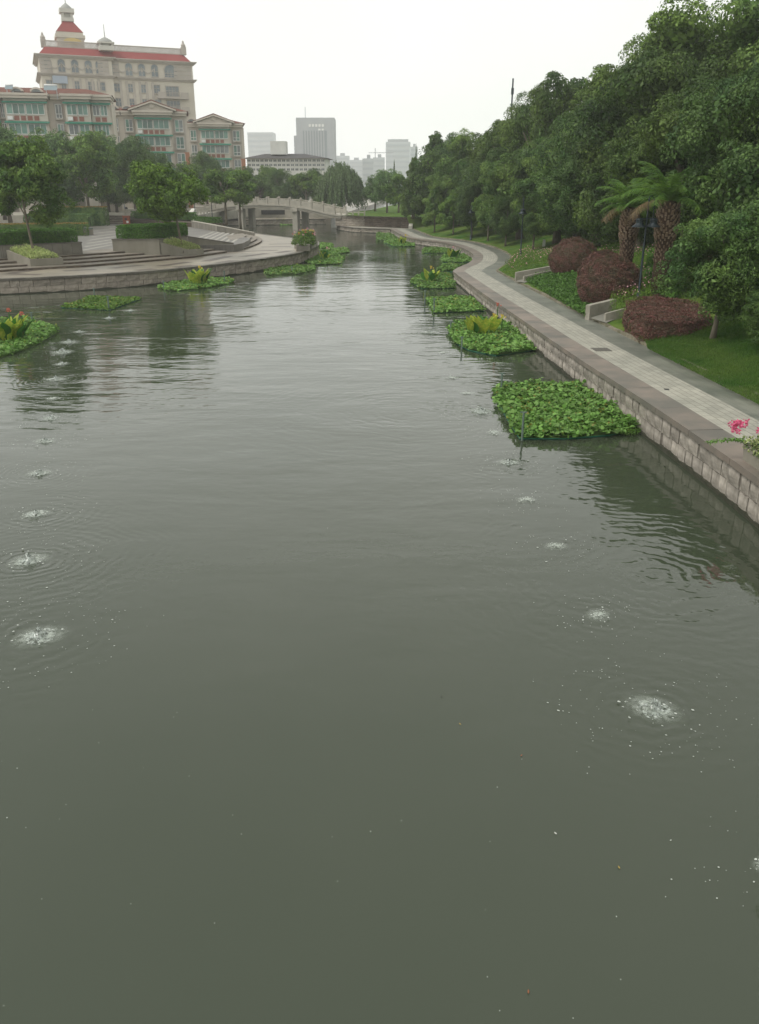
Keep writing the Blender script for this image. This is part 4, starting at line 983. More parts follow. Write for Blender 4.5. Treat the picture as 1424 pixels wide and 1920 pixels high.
# drain covers
dc = thing('drain_cover', 'dark square drain cover in the pale paving', 'drain cover'); P_ = [Gr(1107, 652.5), Gr(1138, 652.5), Gr(1149, 658.5), Gr(1118, 659)]
MB().prism(P_, zr(33) - .02, zr(P_[0][1]) + .012).build('plate', 'bridge_dark', dc)
dd = [Vector(p) for p in P_]
for k in range(5):
    a = dd[0].lerp(dd[3], (k + .5) / 5.); b = dd[1].lerp(dd[2], (k + .5) / 5.); nr = (dd[3] - dd[0]) * .04
    MB().prism([tuple(a - nr), tuple(b - nr), tuple(b + nr), tuple(a + nr)], zr(33), zr(P_[0][1]) + .016).build('slot', 'dark', dc)
dc = thing('drain_cover', 'tiny dark drain slot in the paving near the flower pot', 'drain cover'); P_ = [Gr(1245, 729), Gr(1254, 729.5), Gr(1256, 731.5), Gr(1247, 731)]
MB().prism(P_, .9, zr(P_[0][1]) + .01).build('plate', 'dark', dc)

# ------------------------------------------------------------------ lamp posts
def lamp_parts(o, H):
    m = 'lamp_metal'
    MB().lathe([(.16, 0), (.16, .06), (.12, .1), (.12, .45), (.085, .5), (.08, .55), (.055, .62), (.05, 2.2), (.045, H * .78)], 12).build('pole', m, o, smooth=True)
    MB().tube([(0, 0, H * .78), (0, 0, H * .98)], [.045, .04], 8).build('upper_pole', m, o)
    ar = MB(); za = H * .80
    ar.tube([(-.42, 0, za), (.42, 0, za)], .025, 6)
    ar.tube([(0, 0, H * .97), (.02, 0, H), (.12, 0, H * 1.005), (.22, 0, H * .985), (.27, 0, H * .95), (.28, 0, za)], .02, 6)
    ar.build('arm', m, o)
    for s in (-1, 1):
        MB().lathe([(0, za + .02), (.06, za + .01), (.16, za - .02), (.17, za - .06), (.15, za - .08), (.17, za - .12), (.15, za - .16), (.16, za - .22), (.34, za - .36), (.33, za - .37), (.14, za - .27), (0, za - .27)], 16, (s * .34, 0)).build('lamp_shade', m, o, smooth=True)
        MB().lathe([(.13, za - .27), (.12, za - .36), (.06, za - .4), (0, za - .41)], 12, (s * .34, 0)).build('lamp_glass', 'lamp_glass', o, smooth=True)
def lamp(label, p, pyt, rot=0):
    H_ = Zat(p.x, p.y, pyt) - p.z; o = thing('street_lamp', label, 'lamp post', p, rot, 'two headed park lamp posts'); lamp_parts(o, H_); return o
lamp('near dark lamp post with twin hanging shades, beside the largest purple dome', T(1196, 569), 368, .12)
lamp('second lamp post on the lawn below the small garden trees', T(976, 485), 368, 1.3)
lamp('far thin lamp post where the lawn bends', T(883, 450), 378, 1.2)
lamp('lamp post on the canal wall before the bridge', G(399, 415, 2.1), 338, 1.0)
lamp('lamp post behind the rounded hedge by the bright tree', G(368, 421, ZT), 340, .6)
lamp('distant lamp post among the dark trees behind the far hedge', G(275, 400, 2.3), 345, .8)

# ------------------------------------------------------------------ floating plant beds
def island(label, pts, n, leaf, m='leaf_float', frame=True, posts=(), seed=1, hgt=.16, group='floating plant beds'):
    P = [xy(G(a, b, 0)) for a, b in pts]; cc = sum((Vector(p) for p in P), Vector((0, 0))) / len(P); P0 = P; P = [tuple(cc + (Vector(p) - cc) * 1.03) for p in P]; o = thing('floating_bed', label, 'floating bed', group=group)
    rs = np.random.RandomState(seed); q = scatter_region(P, n, rs); cx = np.array(P).mean(0)
    dd_ = np.array([min(np.hypot(*(np.array(P[i]) - x)) for i in range(len(P))) for x in q[:1]])
    z = .04 + hgt * (.6 + .4 * np.sin(q[:, 0] * 4.1 + 1.3 * np.sin(q[:, 1] * 2.3)) * np.sin(q[:, 1] * 3.7)) * rs.uniform(.35, 1.15, len(q))
    Pp = np.column_stack([q + rs.normal(size=q.shape) * .07, z]); N = unit(rs.normal(size=(len(q), 3)) * .5 + [0, 0, 1])
    # rounder leaves: hexagons
    n_ = len(q); S = leaf * rs.uniform(.4, 1.4, n_); N2 = N; t = unit(np.cross(N2, rs.normal(size=(n_, 3)))); b_ = np.cross(N2, t)
    V = np.empty((n_, 6, 3))
    for k in range(6):
        an = k * math.pi / 3; V[:, k] = Pp + (t * math.cos(an) + b_ * math.sin(an)) * (S * .5)[:, None] + N2 * (S * (.10 if k % 2 else -.02))[:, None]
    put('foliage', npmesh('floating_leaves', V.reshape(-1, 3), np.arange(6 * n_).reshape(n_, 6), m), o, kind='stuff')
    k_ = rs.random_sample(n_) < .07; k_[:3] = True; Pq = Pp[k_] + [0, 0, .03]; Vq, Fq = leafquads(Pq, unit(rs.normal(size=Pq.shape) * .5 + [0, 0, 1]), leaf * rs.uniform(.5, 1.1, len(Pq)), rs, .8, .3)
    put('yellowed_foliage', npmesh('yellowed_leaves', Vq, Fq, 'leaf_old'), o, kind='stuff')
    MB().prism(P0, -.05, .05).build('mat', 'leaf_dark', o)
    if frame:
        fp = [(p[0], p[1], .02) for p in P0] + [(P0[0][0], P0[0][1], .02)]; MB().tube(fp, .022, 6).build('frame', 'frame_green', o)
    for a, b, tp in posts:
        g = G(a, b, 0); zt_ = Zat(g.x, g.y, tp); pm = MB(); pm.tube([(g.x, g.y, -.6), (g.x, g.y, zt_)], .022 + .0004 * g.y, 6); pm.tube([(g.x - .09, g.y, zt_), (g.x + .09, g.y, zt_)], .018, 5); pm.build('post', 'post', o)
    return o
island('large rectangular bed of round leaves touching the right wall, nearest the camera', [(930, 735), (950, 729), (1085, 729), (1140, 760), (1192, 808), (1140, 818), (1060, 824), (975, 824), (960, 800), (935, 758)], 8500, .125, posts=[(940, 735, 700), (979, 826, 773)], seed=1, hgt=.3)
cover('pond_scum', 'yellow green moss at the wall corner of the large bed', [xy(G(a, b, 0)) for a, b in ((1125, 768), (1150, 760), (1210, 808), (1190, 822), (1160, 818))], 2600, 'leaf_float2', .05, lambda x, y: .06, 31, (0, .08))
island('round leafy bed with yellow cannas beside the right wall', [(842, 622), (855, 613), (900, 606), (945, 608), (975, 630), (1000, 658), (930, 668), (880, 658), (856, 645)], 7500, .125, posts=[(866, 655, 632), (845, 625, 603)], seed=2, hgt=.28)
island('square leafy bed without flowers below the corner of the wall', [(800, 562), (880, 559), (908, 584), (815, 587), (811, 572)], 4600, .14, posts=[(814, 587, 560), (797, 570, 545)], seed=3)
island('leafy bed with a green canna left of the wall corner', [(771, 530), (785, 518), (840, 515), (852, 530), (850, 541), (792, 542)], 3200, .18, seed=4)
island('small leafy strip tucked against the wall corner', [(821, 507), (835, 497), (862, 497), (850, 510)], 1600, .18, seed=5)
island('leafy bed with small cannas in the river bay', [(828, 488), (835, 480), (872, 479), (888, 486), (880, 492), (832, 492)], 2200, .2, seed=6)
island('flat leafy strip in the bay behind the small cannas', [(793, 470), (800, 465), (843, 467), (841, 475), (797, 475)], 1600, .2, seed=7)
island('leafy bed with yellow cannas at the far right bank', [(721, 455), (735, 449), (775, 456), (778, 462), (740, 463)], 1800, .22, seed=8)
island('leafy double strip by the far right steps', [(706, 440), (712, 431), (730, 433), (746, 449), (708, 452)], 1800, .22, seed=9, frame=False)
island('leafy bed with yellow and red cannas at the left edge', [(-70, 640), (0, 607), (45, 604), (80, 611), (108, 624), (70, 646), (30, 662), (0, 670), (-70, 690)], 6000, .15, posts=[(62, 608, 586)], seed=10, hgt=.28, frame=False)
island('diamond shaped thin green bed in the open water at the left', [(116, 577.5), (174, 557.5), (264, 561), (206, 582)], 3800, .13, 'leaf_float2', posts=[(205, 581, 556), (178, 557, 541)], seed=11, hgt=.12)
island('long leafy bed with a yellow canna along the left wall', [(299, 540), (330, 530), (385, 523), (430, 524), (438, 530), (380, 542), (320, 546)], 3600, .17, posts=[(308, 543, 527), (422, 531, 508)], seed=12, frame=False)
island('narrow leafy bed along the left wall near its tip', [(497, 508), (530, 500), (585, 500), (590, 506), (560, 514), (505, 516)], 2400, .19, posts=[(548, 512, 500)], seed=13, frame=False)
island('leafy bed with canna beyond the left tip', [(575, 492), (590, 481), (630, 477), (646, 484), (638, 495), (590, 497)], 2400, .2, seed=14, frame=False)
island('leafy strip just right of the left tip', [(600, 474), (618, 467), (650, 467), (655, 474), (630, 477)], 1500, .2, seed=15, frame=False)
island('smallest leafy patch behind the left tip', [(598, 463), (602, 457), (622, 458), (624, 463), (606, 466)], 900, .22, seed=16, frame=False)
island('leafy floating patch on the far side under the bridge', [(520, 420), (530, 417), (570, 417), (572, 421), (530, 423)], 700, .25, seed=17, frame=False)

# cannas
def canna_leaf(seed, L_=.75, w_=.17):
    rs = random.Random(seed); mb = MB(); n = 6; pts = []; e = rs.uniform(1.15, 1.4); p = Vector((0, 0, 0))
    for i in range(n + 1):
        pts.append((p.copy(), e)); p = p + Vector((math.cos(e), 0, math.sin(e))) * L_ / n; e -= rs.uniform(.02, .12)
    prev = None
    for i, (q, e) in enumerate(pts):
        t = i / n; w = w_ * (math.sin(math.pi * min(1, max(0, (t - .15) / .85)) ** .8) if t > .15 else .06) + .008; up = Vector((-math.sin(e), 0, math.cos(e))) * w * .35
        cur = [q + Vector((0, -w, 0)) + up, q, q + Vector((0, w, 0)) + up]; i0 = len(mb.v); mb.v += [tuple(c_) for c_ in cur]
        if prev is not None: mb.f += [(prev, prev + 1, i0 + 1, i0), (prev + 1, prev + 2, i0 + 2, i0 + 1)]
        prev = i0
    return mb
CL = {m: [canna_leaf(s).mesh('canna_leaf', m, True) for s in range(4)] for m in ('leaf_canna', 'leaf_canna_dark')}
def petals(seed, m, n=14, r=.07):
    rs = random.Random(seed); mb = MB()
    for k in range(n):
        p = Vector((rs.gauss(0, r * .5), rs.gauss(0, r * .5), rs.uniform(0, r * 2.4))); d = Vector((rs.gauss(0, 1), rs.gauss(0, 1), rs.uniform(.2, 1))).normalized(); s = d.cross(Vector((rs.gauss(0, 1), rs.gauss(0, 1), 0))).normalized() * r * .4
        mb.quad(p, p + d * r * .6 + s, p + d * r * 1.2, p + d * r * .6 - s)
    return mb.mesh('petals', m)
PET = {m: petals(3, m) for m in ('redfl', 'yellowfl', 'pink', 'palepink')}
def canna(label, px, py, pyt, wpx, m, n, flowers=(), seed=1, dark=0, z=.05):
    g = G(px, py, z); h = Zat(g.x, g.y, pyt) - z; w_ = (G(px + wpx / 2, py, z).x - g.x); rs = random.Random(seed)
    o = thing('canna_plant', label, 'canna', g, group='canna clumps on the floating beds')
    for k in range(n):
        a = rs.uniform(0, 6.28); r_ = rs.random() ** .6 * w_ * .75; s = h / .75 * rs.uniform(.75, 1.2); mm = 'leaf_canna_dark' if rs.random() < dark else m
        out = rs.uniform(-.5, .5); put('leaf', CL[mm][rs.randrange(4)], o, (math.cos(a) * r_, math.sin(a) * r_ * .7, rs.uniform(0, .08)), a + out, scale=s)
    for (dx, hh, fm) in flowers:
        f = MB().tube([(dx * w_, 0, 0), (dx * w_, 0, h * hh)], .012 + .0003 * g.y, 5).build('flower_stalk', 'leaf_canna_dark', o); put('flower', PET[fm], f, (dx * w_, 0, h * hh - .03), scale=.8 + g.y * .009)
canna('yellow canna clump with one orange bloom on the round bed by the right wall', 905, 628, 592, 75, 'leaf_canna', 20, [(.95, .85, 'yellowfl'), (.55, .9, 'yellowfl'), (.7, 1.45, 'redfl')], 1, .12)
canna('bright yellow green canna with two red blooms at the left edge', 18, 640, 597, 72, 'leaf_canna', 34, [(.2, 1.25, 'redfl'), (.85, 1.1, 'redfl')], 2, .3)
canna('yellow canna clump on the long bed along the left wall', 370, 534, 506, 48, 'leaf_canna', 26, [(.3, 1.05, 'yellowfl')], 3, .2)
canna('green canna left of the wall corner', 805, 530, 505, 34, 'leaf_canna', 16, [(.2, 1., 'yellowfl')], 4, .5)
canna('small leafy canna in the river bay', 850, 485, 467, 32, 'leaf_canna', 16, [(0, 1, 'palepink')], 5, .5)
canna('yellow canna at the far right bank', 755, 458, 444, 20, 'leaf_canna', 14, [(.6, 1, 'yellowfl')], 6, .1)
canna('pale green canna beyond the left tip', 612, 486, 470, 26, 'leaf_canna', 14, [(.2, 1.1, 'palepink')], 7, .4)
canna('small green canna by the far right steps', 720, 437, 429, 18, 'leaf_canna_dark', 10, (), 8)
canna('bright green canna under the bridge', 527, 421, 409, 16, 'leaf_canna', 12, (), 9)

# ------------------------------------------------------------------ bubbling jets in the water
def boil_material():
    m = bpy.data.materials.new('bubble_cloud'); m.use_nodes = True; n = m.node_tree.nodes; l = m.node_tree.links.new; b = n['Principled BSDF']
    b.inputs['Base Color'].default_value = (.52, .57, .50, 1); b.inputs['Roughness'].default_value = .5
    t = n.new('ShaderNodeTexCoord'); ln = n.new('ShaderNodeVectorMath'); ln.operation = 'LENGTH'; l(t.outputs['Object'], ln.inputs[0])
    r = n.new('ShaderNodeMapRange'); r.interpolation_type = 'SMOOTHSTEP'; r.inputs['From Min'].default_value = 0.; r.inputs['From Max'].default_value = .95; r.inputs['To Min'].default_value = .75; r.inputs['To Max'].default_value = 0; l(ln.outputs['Value'], r.inputs['Value'])
    nz_ = n.new('ShaderNodeTexNoise'); nz_.inputs['Scale'].default_value = 5; nz_.inputs['Detail'].default_value = 5; l(t.outputs['Object'], nz_.inputs['Vector'])
    mm = n.new('ShaderNodeMath'); mm.operation = 'MULTIPLY'; r2 = n.new('ShaderNodeMapRange'); r2.inputs['From Min'].default_value = .3; r2.inputs['From Max'].default_value = .62; l(nz_.outputs['Fac'], r2.inputs['Value'])
    l(r.outputs[0], mm.inputs[0]); l(r2.outputs[0], mm.inputs[1]); l(mm.outputs[0], b.inputs['Alpha']); return m
M['boil'] = boil_material()
M['splash'] = mat('splash_water', (.55, .60, .56), .15, (.12, .14, .11), scale=9, spec=.8, coord='Object')
_n = M['splash'].node_tree.nodes; _t = _n.new('ShaderNodeTexNoise'); _t.inputs['Scale'].default_value = 22; _r = _n.new('ShaderNodeMapRange'); _r.inputs['From Min'].default_value = .42; _r.inputs['From Max'].default_value = .62
_c = _n.new('ShaderNodeTexCoord'); M['splash'].node_tree.links.new(_c.outputs['Object'], _t.inputs['Vector']); M['splash'].node_tree.links.new(_t.outputs['Fac'], _r.inputs['Value']); M['splash'].node_tree.links.new(_r.outputs[0], _n['Principled BSDF'].inputs['Alpha'])
def jet(px, py, s, i, side):
    g = G(px, py, 0); rs = random.Random(i * 7 + (0 if side == 'right' else 100)); rr = .44 * s * (1 + g.y * .012)
    o = thing('bubbling_jet', '', 'water jet', (g.x, g.y, 0), rs.uniform(0, 3), 'bubbling aeration jets in the %s row' % side)
    mb = MB(); mb.lathe([(.02, .035), (.35, .028), (.7, .016), (1., .006)], 20); mb.quad(*[(.02 * math.cos(a), .02 * math.sin(a), .035) for a in (0, 2.1, 4.2)])
    put('bubble_cloud', mb.mesh('bubble_cloud', 'boil', True), o, scale=(rr, rr * .8, 1.))
    sm = MB(); nr_, na = 6, 16
    for a_ in range(nr_ + 1):
        for b_ in range(na):
            t = a_ / nr_; an = b_ * 6.2832 / na; w_ = rr * .42 * t * rs.uniform(.8, 1.2); sm.v.append((math.cos(an) * w_, math.sin(an) * w_, .01 + (.10 + .05 * rs.random()) * s * math.exp(-(t * 2.1) ** 2) * rs.uniform(.3, 1.3)))
    for a_ in range(nr_):
        for b_ in range(na): sm.f.append((a_ * na + b_, a_ * na + (b_ + 1) % na, (a_ + 1) * na + (b_ + 1) % na, (a_ + 1) * na + b_))
    if s >= .8: put('splash', sm.mesh('splash', 'splash', True), o)
    fm = MB()
    def fleck(x, y, r_, z=.008):
        k = rs.randrange(5, 8); a0 = rs.random() * 6; e = rs.uniform(.5, 1)
        fm.quad(*[(x + math.cos(a0 + j * 6.283 / k) * r_ * rs.uniform(.6, 1.2), y + math.sin(a0 + j * 6.283 / k) * r_ * e * rs.uniform(.6, 1.2), z) for j in range(k)])
    for k in range(int(130 * s)):
        a = rs.random() * 6.283; r_ = abs(rs.gauss(1.25 * s, .35)); fleck(math.cos(a) * r_ * .8, math.sin(a) * r_ * .8, rs.uniform(.003, .010) * (1 + g.y * .02) * (2 if rs.random() < .06 else 1))
    for k in range(int(36 * s)):
        a = rs.random() * 6.283; r_ = abs(rs.gauss(0, .28)) * s; fleck(math.cos(a) * r_, math.sin(a) * r_, rs.uniform(.006, .02) * (1 + g.y * .015), .03)
    # ragged splash tongues
    for tq in range(0):
        a = rs.random() * 6.28; r_ = rs.uniform(.05, .2) * s; x, y = math.cos(a) * r_, math.sin(a) * r_
        for k in range(rs.randrange(5, 13)):
            a += rs.uniform(-.5, .5); x += math.cos(a) * .022; y += math.sin(a) * .022; fleck(x, y, rs.uniform(.008, .02) * (1 + g.y * .012), .034)
    fm.build('foam_flecks', 'foam', o, kind='stuff')
    return o
DR = ['biggest white boil at the lower right of the water', 'faint pale boil above the biggest right one', 'small speckled boil third from the lower right', 'faint milky boil off the corner of the wall reflection', 'round white boil below the large leafy bed',
      'boil beside the lower post of the large leafy bed', 'wide white boil left of the large leafy bed', 'small boil left of the upper post of the large bed', 'small boil below the round canna bed', 'tiny boil left of the round canna bed',
      'white streak boil between the square bed and the round canna bed', 'tiny boil left of the square leafy bed', 'farthest visible boil in the right row', 'boil cut off by the right edge of the picture']
DL = ['biggest boil in the left row, lowest in the picture', 'white splash with a curved tail, second lowest at left', 'flat foam ring third from the bottom at left', 'faint boil fourth from the bottom at left', 'small splash fifth from the bottom at left', 'ring boil sixth from the bottom at left',
      'faint boil below the left canna bed row', 'strong white ring right of the left canna bed corner', 'small splash just above the strong ring', 'widest white foam patch right of the left canna bed', 'long white foam patch beyond the widest one',
      'faint boil before the diamond bed', 'boil at the near corner of the diamond bed', 'farthest boil right of the diamond bed']
for i, (a, b, s) in enumerate(SPR): jet(a, b, s, i, 'right')['label'] = DR[i]
for i, (a, b, s) in enumerate(SPL): jet(a, b, s, i, 'left')['label'] = DL[i]
# stray foam specks on the open water
rsf = random.Random(77); fs = MB()
for k in range(80):
    g = G(rsf.uniform(0, 1424), rsf.uniform(760, 1910)); r_ = rsf.uniform(.003, .008); a0 = rsf.random() * 6
    fs.quad(*[(g.x + math.cos(a0 + j * 1.2566) * r_ * rsf.uniform(.6, 1.2), g.y + math.sin(a0 + j * 1.2566) * r_ * rsf.uniform(.6, 1.2), .006) for j in range(5)])
tag(fs.build('foam_specks', 'foam', kind='stuff'), 'tiny pale foam specks scattered over the open near water', 'foam')
# floating leaves
M['fallen'] = mat('fallen_leaf', (.35, .25, .06), .7); M['fallen2'] = mat('fallen_brown_leaf', (.25, .09, .04), .7); M['fallen3'] = mat('fallen_pale_leaf', (.6, .6, .55), .7)
for (a, b, mm, s, lb) in [(863, 1358, 'fallen', .05, 'yellowish leaf floating in the middle of the water'), (978, 1417, 'fallen2', .03, 'small rusty leaf floating right of the yellowish one'), (1042, 1563, 'fallen3', .03, 'pale scrap floating in the lower right water'),
                          (991, 1860, 'fallen2', .045, 'brown leaf floating at the bottom of the picture'), (1161, 1627, 'fallen', .03, 'green yellow leaf floating lower right'), (828, 1306, 'dark', .02, 'dark speck floating above the yellowish leaf')]:
    g = G(a, b, .006); mb = MB(); mb.v = [(-1, 0, .1), (-.3, .35, 0), (.5, .3, .05), (1, 0, .15), (.4, -.3, 0), (-.4, -.3, .02), (0, 0, -.02)]; mb.f = [(0, 1, 6), (1, 2, 6), (2, 3, 6), (3, 4, 6), (4, 5, 6), (5, 0, 6)]
    tag(mb.build('fallen_leaf', mm, None, (g.x, g.y, .012), a), lb, 'leaf')['group'] = 'floating leaves'; bpy.context.view_layer.objects
for o in [o for o in C.objects if o.name.startswith('fallen_leaf')]: o.scale = (.022, .022, .022)

# ------------------------------------------------------------------ bridge
bA = G(628, 432, 0); bB = G(448, 428, 0); bd = (bB - bA); bd.normalize(); bn = Vector((bd.y, -bd.x, 0))
if bn.y < 0: bn = -bn
br = thing('footbridge', 'pale stone arched footbridge with balustrade across the river', 'bridge')
def bp_(s, w=0, z=0): q = bA + bd * s + bn * w; return Vector((q.x, q.y, z))
def s_at(px): return min(np.linspace(-6, 48, 1081), key=lambda s: abs(PX(bp_(s, 0, 3))[0] - px))
prof = [(640, 409, 400), (628, 410, 394), (600, 401, 387), (555, 392, 376), (520, 389, 372), (480, 388, 371), (440, 390, 373), (410, 395, 378), (375, 402, 387)]   # px, underside, deck top
PR = [(s_at(a), Zat(*xy(bp_(s_at(a))), b), Zat(*xy(bp_(s_at(a))), c_)) for a, b, c_ in prof]
ss = np.array([p[0] for p in PR]); zu = np.array([p[1] for p in PR]); zd = np.array([p[2] for p in PR])
zd = zu + .45
BW = 4.2
fine = np.linspace(ss[0], ss[-1], 41); deck = MB(); edge = MB()
fz = np.interp(fine, ss, zd); fu = np.interp(fine, ss, zu); fz = np.convolve(np.pad(fz, 3, 'edge'), np.ones(7) / 7, 'valid'); fu = np.convolve(np.pad(fu, 3, 'edge'), np.ones(7) / 7, 'valid')
for i in range(40):
    a, b = fine[i], fine[i + 1]
    deck.hexa([bp_(a, 0, fu[i]), bp_(b, 0, fu[i + 1]), bp_(b, BW, fu[i + 1]), bp_(a, BW, fu[i])], [bp_(a, 0, fz[i]), bp_(b, 0, fz[i + 1]), bp_(b, BW, fz[i + 1]), bp_(a, BW, fz[i])])
    edge.hexa([bp_(a, -.15, fz[i] - .18), bp_(b, -.15, fz[i + 1] - .18), bp_(b, -.002, fz[i + 1] - .18), bp_(a, -.002, fz[i] - .18)], [bp_(a, -.15, fz[i] + .03), bp_(b, -.15, fz[i + 1] + .03), bp_(b, -.002, fz[i + 1] + .03), bp_(a, -.002, fz[i] + .03)])
deck.build('deck', 'bridge', br); edge.build('deck_edge', 'bridge', br)
soff = MB()
for i in range(40):
    a, b = fine[i], fine[i + 1]; soff.hexa([bp_(a, -.05, fu[i] - .16), bp_(b, -.05, fu[i + 1] - .16), bp_(b, .25, fu[i + 1] - .16), bp_(a, .25, fu[i] - .16)], [bp_(a, -.05, fu[i] + .02), bp_(b, -.05, fu[i + 1] + .02), bp_(b, .25, fu[i + 1] + .02), bp_(a, .25, fu[i] + .02)])
soff.build('edge_beam', 'bridge_dark', br)
pst = MB(); pst.box(-.13, .13, -.13, .13, 0, 1.0); pst.box(-.17, .17, -.17, .17, 1.0, 1.08); pst.box(-.1, .1, -.1, .1, 1.08, 1.2); pm = pst.mesh('rail_post', 'bridge')
ang = math.atan2(bd.y, bd.x)
for w_ in (.05, BW - .2):
    s = ss[0] + 1.2; last = None
    while s < ss[-1] - .3:
        z = float(np.interp(s, fine, fz)); put('rail_post', pm, br, bp_(s, w_, z - .02), ang)
        if last is not None:
            (s0, z0) = last; mb = MB(); a, b = s0 + .14, s - .14; za = float(np.interp(a, fine, fz)); zb = float(np.interp(b, fine, fz))
            mb.hexa([bp_(a, w_ - .04, za), bp_(b, w_ - .04, zb), bp_(b, w_ + .04, zb), bp_(a, w_ + .04, za)], [bp_(a, w_ - .04, za + .66), bp_(b, w_ - .04, zb + .66), bp_(b, w_ + .04, zb + .66), bp_(a, w_ + .04, za + .66)])
            mb.build('rail_panel', 'bridge', br); mb = MB()
            mb.hexa([bp_(a, w_ - .07, za + .76), bp_(b, w_ - .07, zb + .76), bp_(b, w_ + .07, zb + .76), bp_(a, w_ + .07, za + .76)], [bp_(a, w_ - .07, za + .88), bp_(b, w_ - .07, zb + .88), bp_(b, w_ + .07, zb + .88), bp_(a, w_ + .07, za + .88)])
            mb.build('hand_rail', 'bridge', br)
            m_ = (a + b) / 2; zm = (za + zb) / 2; mb = MB(); mb.hexa([bp_(m_ - .08, w_ - .04, zm + .66), bp_(m_ + .08, w_ - .04, zm + .66), bp_(m_ + .08, w_ + .04, zm + .66), bp_(m_ - .08, w_ + .04, zm + .66)], [bp_(m_ - .08, w_ - .04, zm + .77), bp_(m_ + .08, w_ - .04, zm + .77), bp_(m_ + .08, w_ + .04, zm + .77), bp_(m_ - .08, w_ + .04, zm + .77)]); mb.build('rail_block', 'bridge', br)
        last = (s, z); s += 2.05
for px in (552, 450):
    s = s_at(px); z = float(np.interp(s, fine, fu))
    for wa_, wb_ in ((.1, 1.0), (BW - 1.0, BW - .1)):
        mb = MB(); mb.hexa([bp_(s - .45, wa_, -1), bp_(s + .45, wa_, -1), bp_(s + .45, wb_, -1), bp_(s - .45, wb_, -1)], [bp_(s - .45, wa_, z), bp_(s + .45, wa_, z), bp_(s + .45, wb_, z), bp_(s - .45, wb_, z)]); mb.build('pier', 'bridge', br)
    mb = MB(); mb.hexa([bp_(s - .6, -.2, z - .35), bp_(s + .6, -.2, z - .35), bp_(s + .6, .098, z - .35), bp_(s - .6, .098, z - .35)], [bp_(s - .6, -.2, z + .25), bp_(s + .6, -.2, z + .25), bp_(s + .6, .098, z + .25), bp_(s - .6, .098, z + .25)]); mb.build('pier_cap', 'bridge', br)
# abutments
s = s_at(440)
ab = thing('bridge_abutment', 'pale abutment wall at the left end of the footbridge', 'abutment'); mb = MB(); s2 = ss[-1] + 1
mb.hexa([bp_(s + 5, .3, -.9), bp_(s2 + 3, .3, -.9), bp_(s2 + 3, BW, -.9), bp_(s + 5, BW, -.9)], [bp_(s + 5, .3, float(np.interp(s + 5, fine, fu)) - .02), bp_(s2 + 3, .3, fu[-1] - .3), bp_(s2 + 3, BW, fu[-1] - .3), bp_(s + 5, BW, float(np.interp(s + 5, fine, fu)) - .02)]); mb.build('wall_body', 'bridge', ab)
# right promontory: lower stone plinth and tall wall
pw = thing('embankment_wall', 'curved stone wall of the promontory right of the footbridge', 'river wall')
PB = [tuple(RBANK[-1])] + [xy(G(a, b, .7)) for a, b in ((700, 428), (665, 427), (640, 424), (628, 421))] + [xy(bp_(s_at(628), BW + 1, 0))]
PB = [tuple(p[:2]) for p in resample(smooth_pts(PB, 1), .6)]
stone_wall(pw, PB, [.7] * len(PB), 2, .9, 'stone_l', 40, .5, 'coping_l', 1.6, outward=1, seed=21, cop_t=.12)
PT = offset(PB, .48)
MB().prism([p for p in PT] + [(-4, 160), (30, 160), (30, 131)], -.5, .69).build('promontory', 'path_far', kind='structure')
bw = thing('retaining_wall', 'brown brick like retaining wall below the promontory path', 'wall')
q0 = G(640, 422, .7); q1 = G(684, 424.5, .7); q2 = G(766, 427.5, .7); 
zw = Zat(*xy(q1), 406); rsb = random.Random(3)
def wall_stones(o, A, B_, z0, z1, rows, ln, m):
    pr_ = [stone_mesh(500 + k).mesh('stone', m) for k in range(6)]; d = (B_ - A); Ls = d.length; ang = math.atan2(d.y, d.x); u = d / Ls; nr = Vector((u.y, -u.x, 0)); hh = (z1 - z0) / rows
    for r_ in range(rows):
        s = 0
        while s < Ls - .1:
            e = min(Ls, s + ln * rsb.uniform(.6, 1.4)); p = A + u * (s + .02); put('stone', pr_[rsb.randrange(6)], o, (p.x, p.y, z0 + r_ * hh + .01), ang, scale=(e - s - .03, 1, hh - .02)); s = e
    mb = MB(); a, b = A - nr * .06, B_ - nr * .06; c_, d_ = B_ - nr * .4, A - nr * .4
    mb.hexa([(a.x, a.y, z0), (b.x, b.y, z0), (c_.x, c_.y, z0), (d_.x, d_.y, z0)], [(a.x, a.y, z1), (b.x, b.y, z1), (c_.x, c_.y, z1), (d_.x, d_.y, z1)]); mb.build('backing', 'mortar', o)
wall_stones(bw, Vector((q1.x, q1.y, 0)), Vector((q2.x, q2.y, 0)), .69, zw, 5, .9, M['stone_b'] if 'stone_b' in M else mat('brown_block', (.235, .185, .15), .9, (.15, .12, .10), scale=2, rnd=.22, bump=.3))
wa = thing('retaining_wall', 'pale stone abutment wall with planter at the right end of the footbridge', 'wall')
qs = bp_(s_at(628), .2, 0); wall_stones(wa, Vector((qs.x, qs.y, 0)), Vector((q1.x, q1.y, 0)), .69, zw, 4, 1.0, M['stone_l'])
MB().hexa([(qs.x, qs.y, zw + .001), (q1.x, q1.y - .05, zw + .001), (q2.x, q2.y - .05, zw + .001), (q2.x, q2.y + .5, zw + .001)], [(qs.x, qs.y, zw + .12), (q1.x, q1.y - .05, zw + .12), (q2.x, q2.y - .05, zw + .12), (q2.x, q2.y + .5, zw + .12)]).build('capstone', 'bridge', bw)
MB().prism([(qs.x, qs.y + .35), (q1.x, q1.y + .35), (q2.x, q2.y + .35), (q2.x + 4, q2.y + .3), (q2.x + 4, 160), (-4, 160), (qs.x, qs.y + 6)], .6, zw).build('promontory_top', 'path_far', kind='structure')
